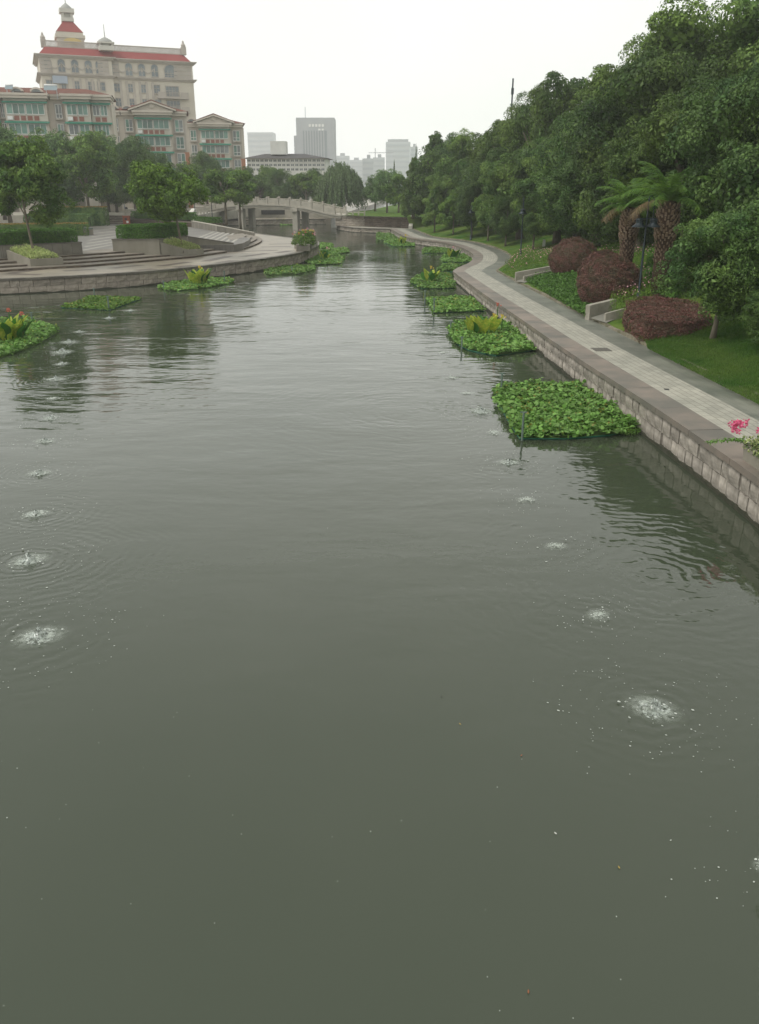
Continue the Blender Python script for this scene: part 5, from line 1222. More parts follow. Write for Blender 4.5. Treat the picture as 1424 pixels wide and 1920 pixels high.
# slanted stair cheek
ck = thing('stair_cheek', 'slanted pale stone cheek of the promontory stair', 'stair side'); a = G(768, 428, .7); z1 = Zat(a.x, a.y + 2, 401)
MB().hexa([(a.x - .2, a.y - 2.2, .6), (a.x + .35, a.y - 2.2, .6), (a.x + .9, a.y + 2.5, .6), (a.x + .35, a.y + 2.5, .6)], [(a.x - .2, a.y - 2.2, 1.1), (a.x + .35, a.y - 2.2, 1.1), (a.x + .9, a.y + 2.5, z1), (a.x + .35, a.y + 2.5, z1)]).build('slab', mat('pale_slab', (.6, .57, .5), .7), ck)
# low rail on the abutment and flower box with plaque
lr = thing('stone_railing', 'low pale stone railing on the abutment right of the footbridge', 'railing')
ra = Vector((qs.x, qs.y + .4, 0)); rb = Vector((q1.x, q1.y + .4, 0)); n = 5
for k in range(n + 1):
    p = ra.lerp(rb, k / n); MB().box(-.12, .12, -.12, .12, 0, .8).build('rail_post', 'bridge', lr, (p.x, p.y, zw))
MB().hexa([(ra.x, ra.y - .06, zw + .5), (rb.x, rb.y - .06, zw + .5), (rb.x, rb.y + .06, zw + .5), (ra.x, ra.y + .06, zw + .5)], [(ra.x, ra.y - .06, zw + .62), (rb.x, rb.y - .06, zw + .62), (rb.x, rb.y + .06, zw + .62), (ra.x, ra.y + .06, zw + .62)]).build('hand_rail', 'bridge', lr)
def flower_clump(label, x, y, z, w_, h, n, mats, seed, leafm='leaf_mid', name='flowering_plant', leaf=.2):
    rs = np.random.RandomState(seed); o = thing(name, label, 'plant', (x, y, z)); d = unit(rs.normal(size=(n, 3))); d[:, 2] = np.abs(d[:, 2]); P = d * [w_ / 2, w_ / 2, h] * rs.uniform(.4, 1, (n, 1)) ** .5
    V, F = leafquads(P, d, leaf * rs.uniform(.6, 1.4, n), rs, .35, .7); put('foliage', npmesh('clump_leaves', V, F, leafm), o)
    for k, fm in enumerate(mats):
        for j in range(5):
            dd = unit(rs.normal(size=(1, 3)))[0]; put('flower', PET[fm], o, (dd[0] * w_ * .45, dd[1] * w_ * .45 - .1, h * (.55 + .45 * abs(dd[2]))), scale=1.5 * max(.6, y / 130))
    return o
fx = G(722, 422, .7); flower_clump('red and orange flowers at the foot of the brown promontory wall', fx.x, fx.y - .4, .7, 2.6, 1.2, 700, ['redfl', 'palepink', 'redfl'], 3, leaf=.25)
sp_ = G(707, 421, .7); pq = thing('stone_plaque', 'small grey stone plaque beside the promontory flowers', 'plaque', (sp_.x - .9, sp_.y - .2, .7)); MB().box(-.7, .7, -.1, .1, 0, 1.3).build('slab', mat('grey_plaque', (.33, .37, .37), .6), pq)
# far bank under the bridge
fb = thing('embankment_wall', 'low stone wall of the far bank seen under the footbridge', 'river wall')
FBp = [(-33, 150), (-25, 158), (-9, 162.5)]; FBp = [tuple(p[:2]) for p in resample(FBp, 1)]
stone_wall(fb, FBp, [1.0] * len(FBp), 2, 1.1, 'stone_l', 40, .6, 'coping_l', 2, outward=-1, seed=31)
fw = wall_line('boundary_wall', 'pale wall with a dark panel behind the footbridge', [(-30, 166), (-8, 168)], .9, [3.0, 3.0], .4, 'bridge')
p = G(513, 409, 3); MB().box(-2.2, 2.2, -.06, 0, 1.6, 2.4).build('dark_panel', 'dark', fw, (Q(513, 400, 166.7).x, 166.3, 0), .09)

# ------------------------------------------------------------------ things on the plaza
tb_ = G(238.5, 421, ZT); bn_ = thing('litter_bin', 'orange litter bin at the foot of the five steps', 'bin', tb_)
MB().box(-.42, .42, -.3, .3, .05, 1.05).build('body', 'orange_bin', bn_); MB().box(-.48, .48, -.36, .36, 1.05, 1.15).build('lid', 'orange_bin', bn_); MB().box(-.16, .16, -.315, -.3, .6, .85).build('opening', 'dark', bn_)
MB().box(.05, .35, -.312, -.3, .2, .5).build('notice', 'white', bn_); MB().box(-.4, .4, -.28, .28, 0, .05).build('base', 'dark', bn_)
# white slanted slab behind the hedge
a = G(349, 413, 2.1); sl = thing('stone_cheek', 'white slanted stone slab by the planter tree trunk', 'stair side', (a.x, a.y, 1.9)); MB().hexa([(-.35, 0, 0), (.2, 0, 0), (.9, 3, 0), (.3, 3, 0)], [(-.35, 0, .4), (.2, 0, .4), (.9, 3, 1.7), (.3, 3, 1.7)]).build('slab', mat('white_slab', (.62, .6, .54), .7), sl)
# balustrade before the dark trees
bl = thing('stone_railing', 'pale stone railing behind the far hedge', 'railing'); a = G(235, 403, ZU); b = G(395, 401, ZU)
for k in range(27):
    p = a.lerp(b, k / 26); MB().box(-.1, .1, -.1, .1, 0, .95).build('baluster', 'bridge', bl, (p.x, p.y, ZU - .3))
MB().hexa([(a.x, a.y - .1, ZU + .66), (b.x, b.y - .1, ZU + .66), (b.x, b.y + .1, ZU + .66), (a.x, a.y + .1, ZU + .66)], [(a.x, a.y - .1, ZU + .8), (b.x, b.y - .1, ZU + .8), (b.x, b.y + .1, ZU + .8), (a.x, a.y + .1, ZU + .8)]).build('hand_rail', 'bridge', bl)
# flower boxes at the left tip
fa = G(558, 470, 1.0)
fbx = thing('stone_planter', 'stone planter with tall orange flowers at the tip of the left plaza', 'planter'); r9 = ground_rect((556, 471), (582, 471), 1.0, 2.6)
MB().prism(r9, 1, 1.55).build('box', 'concrete2', fbx); MB().prism(r9, 1.55, 1.6, bottom=True).build('rim', 'bridge', fbx)
cx9 = sum((Vector(p) for p in r9), Vector((0, 0))) / 4
flower_clump('tall orange flowering plant in the planter at the plaza tip', cx9.x, cx9.y - .3, 1.5, 2.3, Zat(cx9.x, cx9.y, 432) - 1.5, 1100, ['redfl', 'palepink', 'yellowfl'], 5, leaf=.24)
r10 = ground_rect((583, 466), (596, 462), 1.0, 1.6); fb2 = thing('stone_planter', 'second smaller planter at the very tip of the plaza', 'planter'); MB().prism(r10, 1, 1.7).build('box', 'bridge', fb2)
MB().box(-.25, .25, -.15, .15, 0, 1.6).build('pillar', 'concrete', fb2, (*xy(G(583, 462, 1)), 1))
c10 = sum((Vector(p) for p in r10), Vector((0, 0))) / 4; flower_clump('low flowering plant with yellow leaves at the very tip', c10.x + .3, c10.y, 1.65, 1.4, 1.0, 400, ['palepink', 'yellowfl'], 6, 'leaf_yellow')
# right: flower pot on the coping
gp = Vector((*Gr(1424, 868), 1)); pot = thing('flower_trough', 'grey concrete flower trough on the coping at the right edge', 'flower trough')
A = Vector((*Gr(1392, 833 + 12), 0)); A = G(1393, 862, 1.0); dr_ = (Vector(RBANK[[i for i, p in enumerate(RBANK) if p[1] > 12][0]]) - Vector(RBANK[[i for i, p in enumerate(RBANK) if p[1] > 20][0]])).normalized(); dr_ = Vector((dr_.x, dr_.y, 0)); nr = Vector((-dr_.y, dr_.x, 0))
if nr.x < 0: nr = -nr
Pt = [A, A + dr_ * 1.8, A + dr_ * 1.8 + nr * .42, A + nr * .42]
o_ = MB(); cxp = sum(Pt, Vector((0, 0, 0))) / 4
for i in range(4):
    j = (i + 1) % 4; a, b = Pt[i], Pt[j]; ia, ib = a.lerp(cxp, .12), b.lerp(cxp, .12); oa, ob = a + (a - cxp) * .06, b + (b - cxp) * .06
    o_.hexa([(a.x, a.y, 1.0), (b.x, b.y, 1.0), (ib.x, ib.y, 1.0), (ia.x, ia.y, 1.0)], [(oa.x, oa.y, 1.36), (ob.x, ob.y, 1.36), (ib.x, ib.y, 1.36), (ia.x, ia.y, 1.36)])
o_.build('box', 'concrete', pot); MB().prism([xy(p.lerp(cxp, .1)) for p in Pt], 1.02, 1.3).build('soil', 'soil', pot)
bg_ = thing('bougainvillea', 'pink bougainvillea with pale leaves spilling from the trough at the right edge', 'plant', (A.x, A.y, 1.3)); rs = np.random.RandomState(8)
n = 1500; P = rs.normal(size=(n, 3)) * [.28, .55, .13] + np.array([.22, 0, .12]) ; P[:, :2] = np.outer(rs.uniform(0, 1.7, n), [dr_.x, dr_.y]) + np.outer(rs.uniform(-.1, .5, n), [nr.x, nr.y]); P[:, 2] = rs.uniform(-.02, .30, n) * (1 - .3 * rs.random_sample(n))
V, F = leafquads(P, unit(rs.normal(size=(n, 3)) + [0, 0, .8]), .06 * rs.uniform(.6, 1.3, n), rs, .6, .5); put('foliage', npmesh('bougainvillea_leaves', V, F, 'leaf_spider'), bg_)
M['leaf_trough'] = foliage('trough_leaves', (.10, .17, .05), (.05, .10, .025), 6)
P = P[:700] * [1, 1, .9]; V, F = leafquads(P, unit(rs.normal(size=(700, 3)) + [0, 0, .8]), .07 * rs.uniform(.6, 1.3, 700), rs, .6, .5); put('foliage', npmesh('trough_green_leaves', V, F, 'leaf_trough'), bg_)
# trailing shoot over the coping
tp = [(0, 0, .12), tuple(-nr * .2 + Vector((0, 0, .15))), tuple(-nr * .45 - dr_ * .15 + Vector((0, 0, .10))), tuple(-nr * .7 - dr_ * .3 + Vector((0, 0, .0)))]
shoot = MB().tube(tp, [.008] * 4, 5); shoot.build('stem', 'leaf_trough', bg_)
t = rs.random_sample(220); tpn = np.array(tp); P = np.column_stack([np.interp(t, [0, .33, .66, 1], tpn[:, k]) for k in range(3)]) + rs.normal(size=(220, 3)) * [.03, .03, .025]
V, F = leafquads(P, unit(rs.normal(size=(220, 3)) + [0, 0, 1]), np.full(220, .055), rs, .5, .4); put('shoot_leaves', npmesh('shoot_leaves', V, F, 'leaf_float'), bg_)
for k in range(13):
    q = Q(1372 + rs.uniform(0, 36), 797 + rs.uniform(-2, 26), A.y + rs.uniform(.0, .4)); put('blossom', PET['pink'], bg_, (q.x - A.x, q.y - A.y, q.z - 1.3), rs.uniform(0, 6), scale=.8)
for k in range(3): q = Q(1418 + rs.uniform(0, 8), 812 + rs.uniform(-2, 10), A.y - .2); put('blossom', PET['pink'], bg_, (q.x - A.x, q.y - A.y, q.z - 1.3), scale=.55)
# white marker post on the lawn, thin posts
g = T(1020, 462); mk = thing('marker_post', 'short white marker post on the lawn below the garden trees', 'post', g); MB().box(-.12, .12, -.03, .03, 0, Zat(g.x, g.y, 449) - g.z).build('board', 'white', mk); MB().box(-.04, .04, .031, .07, -.1, .4).build('stake', 'post', mk)
for a, b, tp_, lb in [(1115, 452, 424, 'thin white stake left of the shorter palm'), (1136, 455, 435, 'shorter thin stake beside the left palm')]:
    g = T(a, b); o = thing('stake', lb, 'post', g); MB().tube([(0, 0, -.1), (0, 0, max(.6, Zat(g.x, g.y, tp_) - g.z))], .05, 6).build('stick', 'bark_pale', o)
# mast above the wood
q = Q(959, 215, 150); ms = thing('mast', 'thin dark mast rising above the right wood against the sky', 'mast', (q.x, 150, 4)); h_ = Zat(q.x, 150, 147) - 4
MB().tube([(0, 0, 0), (0, 0, h_)], .14, 6).build('pole', 'lamp_metal', ms); MB().box(-.2, .2, -.2, .2, h_ - 2.3, h_ - 1.4).build('bracket', 'lamp_metal', ms)
MB().box(-.3, .3, -.15, .15, 0, 1).build('base', 'concrete', ms)
q = Q(1416, 390, 60); po = thing('utility_post', 'leaning pale concrete post at the right edge behind the trees', 'post', (q.x, 60, q.z - 1.5)); MB().tube([(0, 0, 0), (.35, 0, 5.)], .13, 8).build('post_shaft', 'concrete', po)
MB().box(-.25, .25, -.25, .25, -.6, .05).build('footing', 'concrete', po)

# scooters and a person on the upper terrace
def scooter(label, px, col, seed):
    p = G(px, 394, ZU); o = thing('parked_scooter', label, 'scooter', (p.x, p.y, ZU), random.uniform(-.5, .5), 'scooters parked under the dark trees')
    for s in (-.6, .6):
        w = MB(); w.tube([(s, -.06, .27), (s, .06, .27)], .27, 14); w.build('wheel', 'dark', o)
    m_ = mat('scooter_paint', col, .35)
    MB().hexa([(-.8, -.16, .35), (-.1, -.16, .3), (-.1, .16, .3), (-.8, .16, .35)], [(-.85, -.13, .68), (-.15, -.13, .62), (-.15, .13, .62), (-.85, .13, .68)]).build('body', m_, o)
    MB().hexa([(.32, -.18, .3), (.5, -.18, .3), (.5, .18, .3), (.32, .18, .3)], [(.22, -.16, .95), (.36, -.12, .98), (.36, .12, .98), (.22, .16, .95)]).build('front_shield', m_, o)
    MB().box(-.1, .35, -.15, .15, .26, .34).build('footboard', 'dark', o); MB().box(-.8, -.12, -.13, .13, .68, .78).build('seat', 'dark', o)
    MB().tube([(.3, -.32, 1.05), (.3, .32, 1.05)], .03, 6).build('handlebar', 'dark', o)
scooter('dark scooter parked just above the five steps', 231, (.25, .26, .3), 1); scooter('red scooter left of the far lamp post', 266, (.35, .05, .05), 2); scooter('silver scooter right of the red one', 280, (.4, .4, .42), 3)

# ------------------------------------------------------------------ buildings
def face(o, frame_m='b_trim'): pass
def local(A, d, W_=None): return math.atan2(d[1], d[0])
# the grand building
gd = Vector((math.cos(R(22)), math.sin(R(22)), 0)); gA = Q(78, 150, 225); gA = Vector((gA.x, 225, 0)); rot = R(22)
gb = thing('grand_building', 'tall cream building with red mansard roof and domed tower above the apartments', 'building', (gA.x, gA.y, 0), rot)
U = lambda px, z=30: along(gA, gd, px, z)
def Zg(u, py): q = gA + gd * u; return Zat(q.x, q.y, py)
Wt = U(364); uk = U(213)
zt_m = Zg(0, 86); zb_m = Zg(0, 102); zc = Zg(0, 108); z_aw0 = Zg(0, 136.5); z_bt = Zg(0, 137); z_bb = Zg(0, 142.5)
D = 18; pj = 1.3
MB().box(0, uk, -pj, D, 0, zb_m).box(uk + .002, Wt, 0, D, 0, zb_m).build('wall', 'b_wall', gb)
def cornice(z0, z1, out_, m='b_trim', name='cornice'):
    for (a, b, y) in ((-out_, uk + out_, -pj - out_), (uk + out_ + .003, Wt + out_, -out_)):
        h = (z1 - z0) / 3; mb = MB()
        for k in range(3): f = .45 + .275 * k; mb.box(a + out_ * (1 - f), b - (out_ * (1 - f) if a > 0 else out_ * (1 - f)), y + out_ * (1 - f), D * .98, z0 + h * k + (.001 if k else 0), z0 + h * (k + 1))
        mb.build(name, m, gb)
cornice(zc, zb_m, 1.0); cornice(z_bb, z_bt, .8)
# rusticated pilasters
for u_ in (0, uk - 3.4, Wt - 4.8, uk + .2):
    y = -pj if u_ < uk - .1 else 0; w_ = (4.4 if u_ > uk + 1 else (2.6 if u_ < uk - .1 else 1.6))
    k = 0; z = z_bt + .05; 
    while z < zc - .6:
        MB().box(u_ + .03, u_ + w_, y - .12, y + .001, z, z + .75).build('rustic_block', 'b_trim', gb); z += .85
# mansard
mz = MB(); ins = 1.6
for (a, b, y) in ((.1, uk, -pj + .2), (uk + .02, Wt - .1, .2)):
    mz.hexa([(a, y, zb_m + .002), (b, y, zb_m + .002), (b, D, zb_m + .002), (a, D, zb_m + .002)], [(a + (ins if a < 1 else 0), y + ins, zt_m), (b - (ins if b > uk + 1 else 0), y + ins, zt_m), (b - (ins if b > uk + 1 else 0), D - ins, zt_m), (a + (ins if a < 1 else 0), D - ins, zt_m)])
mz.build('mansard_roof', 'b_red', gb)
bs = MB(); n = 120
for k in range(n):
    u_ = 1.8 + (Wt - 3.6) * k / (n - 1); y = (-pj if u_ < uk else 0) + 2.1; bs.box(u_ - .1, u_ + .1, y - .1, y + .1, zt_m + .25, zt_m + 1.25)
for (a, b, y) in ((1.6, uk, -pj + 2.1), (uk + .02, Wt - 1.6, 2.1)):
    bs.box(a, b, y - .2, y + .2, zt_m + .002, zt_m + .25); bs.box(a, b, y - .18, y + .18, zt_m + 1.25, zt_m + 1.45)
bs.build('balustrade', 'b_trim', gb)
for u_ in (1.6, Wt - 1.6):
    mb = MB(); mb.box(u_ - .6, u_ + .6, 1.3, 2.5, zt_m + .003, zt_m + 1.8); mb.lathe([(.5, zt_m + 1.8), (.6, zt_m + 2.2), (.3, zt_m + 2.6), (.2, zt_m + 3.1), (0, zt_m + 3.3)], 8, (u_, 1.9)); mb.build('corner_urn', 'b_trim', gb)
# windows
def win_mesh(w_, h, arch=False, big_=False):
    fr_ = MB(); pn = MB(); t = .14
    fr_.box(-w_ / 2 - .15, w_ / 2 + .15, -.22, 0, -.2, -.02); fr_.box(-w_ / 2 - .12, -w_ / 2, -.14, .0, -.02, h); fr_.box(w_ / 2, w_ / 2 + .12, -.14, .0, -.02, h)
    fr_.box(-.05, .05, -.1, -.03, 0, h); fr_.box(-w_ / 2, w_ / 2, -.1, -.031, h * .55, h * .55 + .1)
    if big_: fr_.box(-w_ / 4 - .04, -w_ / 4 + .04, -.1, -.032, 0, h); fr_.box(w_ / 4 - .04, w_ / 4 + .04, -.1, -.032, 0, h); fr_.box(-w_ / 2, w_ / 2, -.1, -.033, h * .25, h * .25 + .07)
    pn.quad((-w_ / 2, -.02, 0), (w_ / 2, -.02, 0), (w_ / 2, -.02, h), (-w_ / 2, -.02, h))
    if arch:
        k = 10; pts = [(math.cos(math.pi * i / k) * w_ / 2, math.sin(math.pi * i / k) * w_ * .42) for i in range(k + 1)]
        pn.quad(*[(x, -.02, h + z) for x, z in pts])
        for i in range(k):
            (x0, z0), (x1, z1) = pts[i], pts[i + 1]; f = 1.16
            fr_.hexa([(x0, -.14, h + z0), (x1, -.14, h + z1), (x1, 0, h + z1), (x0, 0, h + z0)], [(x0 * f, -.14, h + z0 * f + .02), (x1 * f, -.14, h + z1 * f + .02), (x1 * f, 0, h + z1 * f + .02), (x0 * f, 0, h + z0 * f + .02)])
        fr_.box(-.15, .15, -.25, 0, h + w_ * .42, h + w_ * .42 + .5)
    else: fr_.box(-w_ / 2 - .15, w_ / 2 + .15, -.2, 0, h, h + .2)
    return fr_, pn
def place_windows(root, fr_, pn, spots, fm, gm, nm='window'):
    a = fr_.mesh(nm, fm); b = pn.mesh('pane', gm)
    for (u_, y, z) in spots:
        w_ = put(nm, a, root, (u_, y - .012, z)); put('pane', b, w_, (0, 0, 0))
cols = [94, 119, 144, 169, 189, 220, 245, 269, 293]; us = [U(c_) for c_ in cols]; yw = [-pj if u_ < uk else 0 for u_ in us]
hz_ = z_bt; fl = (z_bb - Zg(U(148), 178 + 3.2)) / 2
ah = (zc - z_bt) * .62
fr_, pn = win_mesh(1.55, 2.05, True); place_windows(gb, fr_, pn, [(u_, y, z_bt + .35) for u_, y in zip(us, yw)], 'b_trim', 'b_glass', 'arched_window')
ub = U(323); fr_, pn = win_mesh(3.1, 1.5, True, True); place_windows(gb, fr_, pn, [(ub, 0, z_bt + .35)], 'b_trim', 'b_glass', 'arched_window')
fr_, pn = win_mesh(1.75, 1.75)
FLH = 3.3; spots = []
for k in range(9):
    for u_, y in zip(us, yw): spots.append((u_, y, z_bb - .75 - 2.0 - FLH * k))
place_windows(gb, fr_, pn, spots, 'b_trim', 'b_glass')
# pilaster strips and garlands between windows
ps_ = MB(); ga = MB()
for i in range(len(us) - 1):
    if yw[i] != yw[i + 1]: continue
    m_ = (us[i] + us[i + 1]) / 2; y = yw[i]
    for dx in (-.75, .75): ps_.box(m_ + dx - .28, m_ + dx + .28, y - .22, y - .002, 4, z_bb - .3)
    for q in range(7):
        t0 = q / 7; t1 = (q + 1) / 7; f = lambda t: zc - 1.3 - 1.0 * math.sin(math.pi * t); g_ = lambda t: m_ - 1.3 + 2.6 * t
        ga.hexa([(g_(t0), y - .2, f(t0) - .15), (g_(t1), y - .2, f(t1) - .15), (g_(t1), y, f(t1) - .15), (g_(t0), y, f(t0) - .15)], [(g_(t0), y - .2, f(t0) + .15), (g_(t1), y - .2, f(t1) + .15), (g_(t1), y, f(t1) + .15), (g_(t0), y, f(t0) + .15)])
    for dx in (-1.5, 1.5): ga.box(m_ + dx - .12, m_ + dx + .12, y - .18, y, z_bt + 1.2, zc - 1.2)
ps_.build('pilasters', 'b_trim', gb); ga.build('garlands', 'b_trim', gb)
# balconies under the big arch
for k in range(8):
    z = z_bb - 3.6 - FLH * k; MB().box(ub - 3.9, ub + 3.9, -1.5, -.003, z - .4, z).build('balcony', 'b_trim', gb)
    rl = MB(); rl.box(ub - 3.8, ub - 1.9, -1.5, -1.3, z + .001, z + 1.1); rl.box(ub + 1.9, ub + 3.8, -1.5, -1.3, z + .001, z + 1.1)
    for q in range(12): x = ub - 1.8 + q * .33; rl.box(x, x + .08, -1.45, -1.37, z + .001, z + 1.0)
    rl.box(ub - 1.89, ub + 1.89, -1.46, -1.36, z + 1.001, z + 1.1); rl.build('balcony_rail', 'b_trim', gb)
    fr_, pn = win_mesh(3.2, 2.2, False, True); place_windows(gb, fr_, pn, [(ub, 0, z + .25)], 'b_trim', 'b_glass', 'balcony_door')
# tower
ut = U(130, zt_m + 6); tw = (U(156, zt_m + 6) - U(104, zt_m + 6)) / 2; yc = 6.
def Zt_(py): q = gA + gd * ut + Vector((-gd.y, gd.x, 0)) * yc; return Zat(q.x, q.y, py)
z0, z1, z2, z3, z4, z5 = zt_m, Zt_(63.5), Zt_(41.5), Zt_(21), Zt_(8), Zt_(-3)
tw_ = MB().box(ut - tw, ut + tw, yc - tw, yc + tw, z0 + .003, z1 - 1.3); tw_.box(ut - tw - .3, ut + tw + .3, yc - tw - .3, yc + tw + .3, z1 - 1.3, z1 - .6); tw_.box(ut - tw + .1, ut + tw - .1, yc - tw + .1, yc + tw - .1, z1 - .6, z1); tw_.build('tower_base', 'b_wall', gb)
s1 = tw; s2 = tw * .36
MB().hexa([(ut - s1, yc - s1, z1 + .002), (ut + s1, yc - s1, z1 + .002), (ut + s1, yc + s1, z1 + .002), (ut - s1, yc + s1, z1 + .002)], [(ut - s2, yc - s2, z2), (ut + s2, yc - s2, z2), (ut + s2, yc + s2, z2), (ut - s2, yc + s2, z2)]).build('tower_roof', 'b_red', gb)
ln_ = MB().box(ut - s2 * 1.25, ut + s2 * 1.25, yc - s2 * 1.25, yc + s2 * 1.25, z2 + .001, z2 + .8)
for sx in (-1, 1):
    for sy in (-1, 1): ln_.box(ut + sx * s2 * .9 - .28, ut + sx * s2 * .9 + .28, yc + sy * s2 * .9 - .28, yc + sy * s2 * .9 + .28, z2 + .8, z3 - .5)
ln_.box(ut - s2 * .65, ut + s2 * .65, yc - s2 * .65, yc + s2 * .65, z2 + .8, z3 - .6); ln_.box(ut - s2 * 1.5, ut + s2 * 1.5, yc - s2 * 1.5, yc + s2 * 1.5, z3 - .5, z3 + .4); ln_.build('lantern', mat('lantern_white', (.55, .53, .48), .8), gb)
MB().lathe([(s2 * 1.3, z3 + .4), (s2 * 1.25, z3 + (z4 - z3) * .4), (s2 * .9, z3 + (z4 - z3) * .7), (s2 * .4, z4), (.1, z4 + .3), (.08, z5)], 16, (ut, yc)).build('dome', 'b_dome', gb, smooth=True)
mb = MB(); mb.lathe([(.0, 0), (1.5, 0), (1.9, .3), (1.9, .45), (0, .5)], 14); gr_ = mb.build('gold_relief', 'gold', gb, (ut + .4, yc - tw - .02, z0 + 1.7)); gr_.rotation_euler = (math.pi / 2, 0, 0); gr_.scale = (1.1, .4, 1)
# cupola
uc = U(199, zt_m); 
def Zc_(py): q = gA + gd * uc; return Zat(q.x, q.y, py)
cw = 1.7; cz = Zc_(96); mb = MB(); mb.box(uc - cw, uc + cw, -pj - .6, -pj + 2.6, cz, cz + 1.0)
for sx in (-1, 1):
    for yy in (-pj - .3, -pj + 2.): mb.box(uc + sx * cw * .85 - .25, uc + sx * cw * .85 + .25, yy, yy + .5, cz + 1, Zc_(83))
mb.box(uc - cw * .5, uc + cw * .5, -pj + .2, -pj + 1.8, cz + 1, Zc_(83)); mb.box(uc - cw * 1.15, uc + cw * 1.15, -pj - .7, -pj + 2.7, Zc_(83) + .001, Zc_(80)); mb.build('cupola', mat('cupola_white', (.55, .53, .48), .8), gb)
MB().lathe([(cw * 1.05, Zc_(80) + .002), (cw * .9, Zc_(76)), (cw * .4, Zc_(72)), (.12, Zc_(70)), (.06, Zc_(46))], 12, (uc, -pj + 1)).build('cupola_dome', 'b_dome', gb, smooth=True)
# glass lift box and porch at lower left
ug = U(113, 30); MB().box(ug - 1.7, ug + 1.7, -pj - .8, -pj - .002, Zg(ug, 158), Zg(ug, 144)).build('glazed_bay', mat('blue_glass', (.30, .35, .42), .2, spec=.6), gb)

# apartment blocks
def apartment(label, pxl, pxr, Y0, ang_, py_eave, floors, bays, ped=None, dormers=(), red_from=None, end_w=None, heaters=()):
    A_ = Q(pxl, py_eave, Y0); A_ = Vector((A_.x, Y0, 0)); d = Vector((math.cos(ang_), math.sin(ang_), 0)); ze = Zat(A_.x, A_.y, py_eave); W_ = along(A_, d, pxr, ze)
    o = thing('apartment_block', label, 'building', (A_.x, A_.y, 0), ang_, 'cream apartment blocks with green glazing'); fh = 2.9; D_ = 11
    zb = max(0., ze - fh * floors - .8); u = lambda px: along(A_, d, px, ze)
    if red_from: 
        ur = u(red_from); MB().box(0, W_, 0, D_, zb, ze).build('wall', 'a_wall', o)
        MB().box(ur, W_ + .05, -.05, D_ * .98, zb, ze - fh * 2 - .4).build('red_wall', 'a_brick', o)
    else: MB().box(0, W_, 0, D_, zb, ze).build('wall', 'a_wall', o)
    # window meshes
    for (a, b, pr_, kind) in bays:
        ua, ub_ = u(a), u(b); w_ = ub_ - ua; um = (ua + ub_) / 2
        if kind == 'bay':
            MB().box(ua, ub_, -pr_, -.003, zb, ze - .002).build('bay_wall', 'a_wall', o)
            nw = max(2, int(round(w_ / 3.4))); ww = (w_ - .5) / nw
            for f in range(min(floors, 5)):
                zf = ze - .45 - fh * (f + 1) + 1.15
                aw = MB(); aw.hexa([(ua - .2, -pr_ - .75, zf + 1.52), (ub_ + .2, -pr_ - .75, zf + 1.52), (ub_ + .2, -pr_ - .002, zf + 1.62), (ua - .2, -pr_ - .002, zf + 1.62)], [(ua - .2, -pr_ - .75, zf + 1.62), (ub_ + .2, -pr_ - .75, zf + 1.62), (ub_ + .2, -pr_ - .002, zf + 1.85), (ua - .2, -pr_ - .002, zf + 1.85)]); aw.build('awning', 'a_green', o)
                for k in range(nw):
                    x0 = ua + .25 + ww * k; win = MB(); t = .09; x1 = x0 + ww - .12
                    win.box(x0, x1, -pr_ - .16, -pr_ - .002, zf - .12, zf); win.box(x0, x1, -pr_ - .16, -pr_ - .002, zf + 1.4, zf + 1.5)
                    np_ = 3 if ww > 2.6 else 2
                    for q in range(np_ + 1): xx = x0 + (x1 - x0 - t) * q / np_; win.box(xx, xx + t, -pr_ - .15, -pr_ - .003, zf + .001, zf + 1.399)
                    wo = win.build('window', 'pvc', o); gl = 'a_glass' if random.random() < .72 else 'a_glass2'
                    for q in range(np_):
                        xa = x0 + t + (x1 - x0 - t) * q / np_; xb = x0 + (x1 - x0 - t) * (q + 1) / np_
                        pn = MB(); pn.quad((xa, -pr_ - .06, zf), (xb, -pr_ - .06, zf), (xb, -pr_ - .06, zf + 1.4), (xa, -pr_ - .06, zf + 1.4)); pn.build('pane', gl, wo)
                n_p = 4 if w_ > 6 else 2
                for k in range(n_p):
                    x = um - n_p * .5 + k * 1.0 + .1; MB().box(x, x + .75, -pr_ - .05, -pr_ - .001, zf - .95, zf - .3).build('panel', 'a_panel', o)
                if random.random() < .6: 
                    x = ua + .3; ac = MB().box(x, x + .8, -pr_ - .4, -pr_ - .06, zf - .9, zf - .35).build('air_conditioner', 'white', o)
        else:
            MB().box(ua, ub_, -.02, -.001, zb, ze - .4).build('shaded_strip', 'a_shade', o)  # nearly flush strip, its set-back look is shade in the colour
            for f in range(min(floors, 5)):
                zf = ze - .45 - fh * (f + 1) + .75; w2_ = min(1.5, w_ * .7); win = MB()
                for q in (0, .5, 1): xx = um - w2_ / 2 + (w2_ - .1) * q; win.box(xx, xx + .1, -.2, -.03, zf, zf + 1.9)
                win.box(um - w2_ / 2, um + w2_ / 2, -.2, -.03, zf - .1, zf - .001); win.box(um - w2_ / 2, um + w2_ / 2, -.2, -.03, zf + 1.901, zf + 2); win.box(um - w2_ / 2 + .1, um + w2_ / 2 - .1, -.19, -.031, zf + .5, zf + .6)
                wo = win.build('window', 'pvc', o)
                for q in (0, 1):
                    xa = um - w2_ / 2 + .1 + (w2_ - .1) * .5 * q; pn = MB(); pn.quad((xa, -.08, zf), (xa + w2_ / 2 - .12, -.08, zf), (xa + w2_ / 2 - .12, -.08, zf + 1.9), (xa, -.08, zf + 1.9)); pn.build('pane', 'a_glass2' if random.random() < .6 else 'a_glass', wo)
                MB().box(um - w2_ / 2 - .1, um + w2_ / 2 + .1, -.45, -.021, zf - .35, zf - .12).build('sill_box', 'a_shade', o)
    # eaves
    mxp = max(b[2] for b in bays); ev = MB()
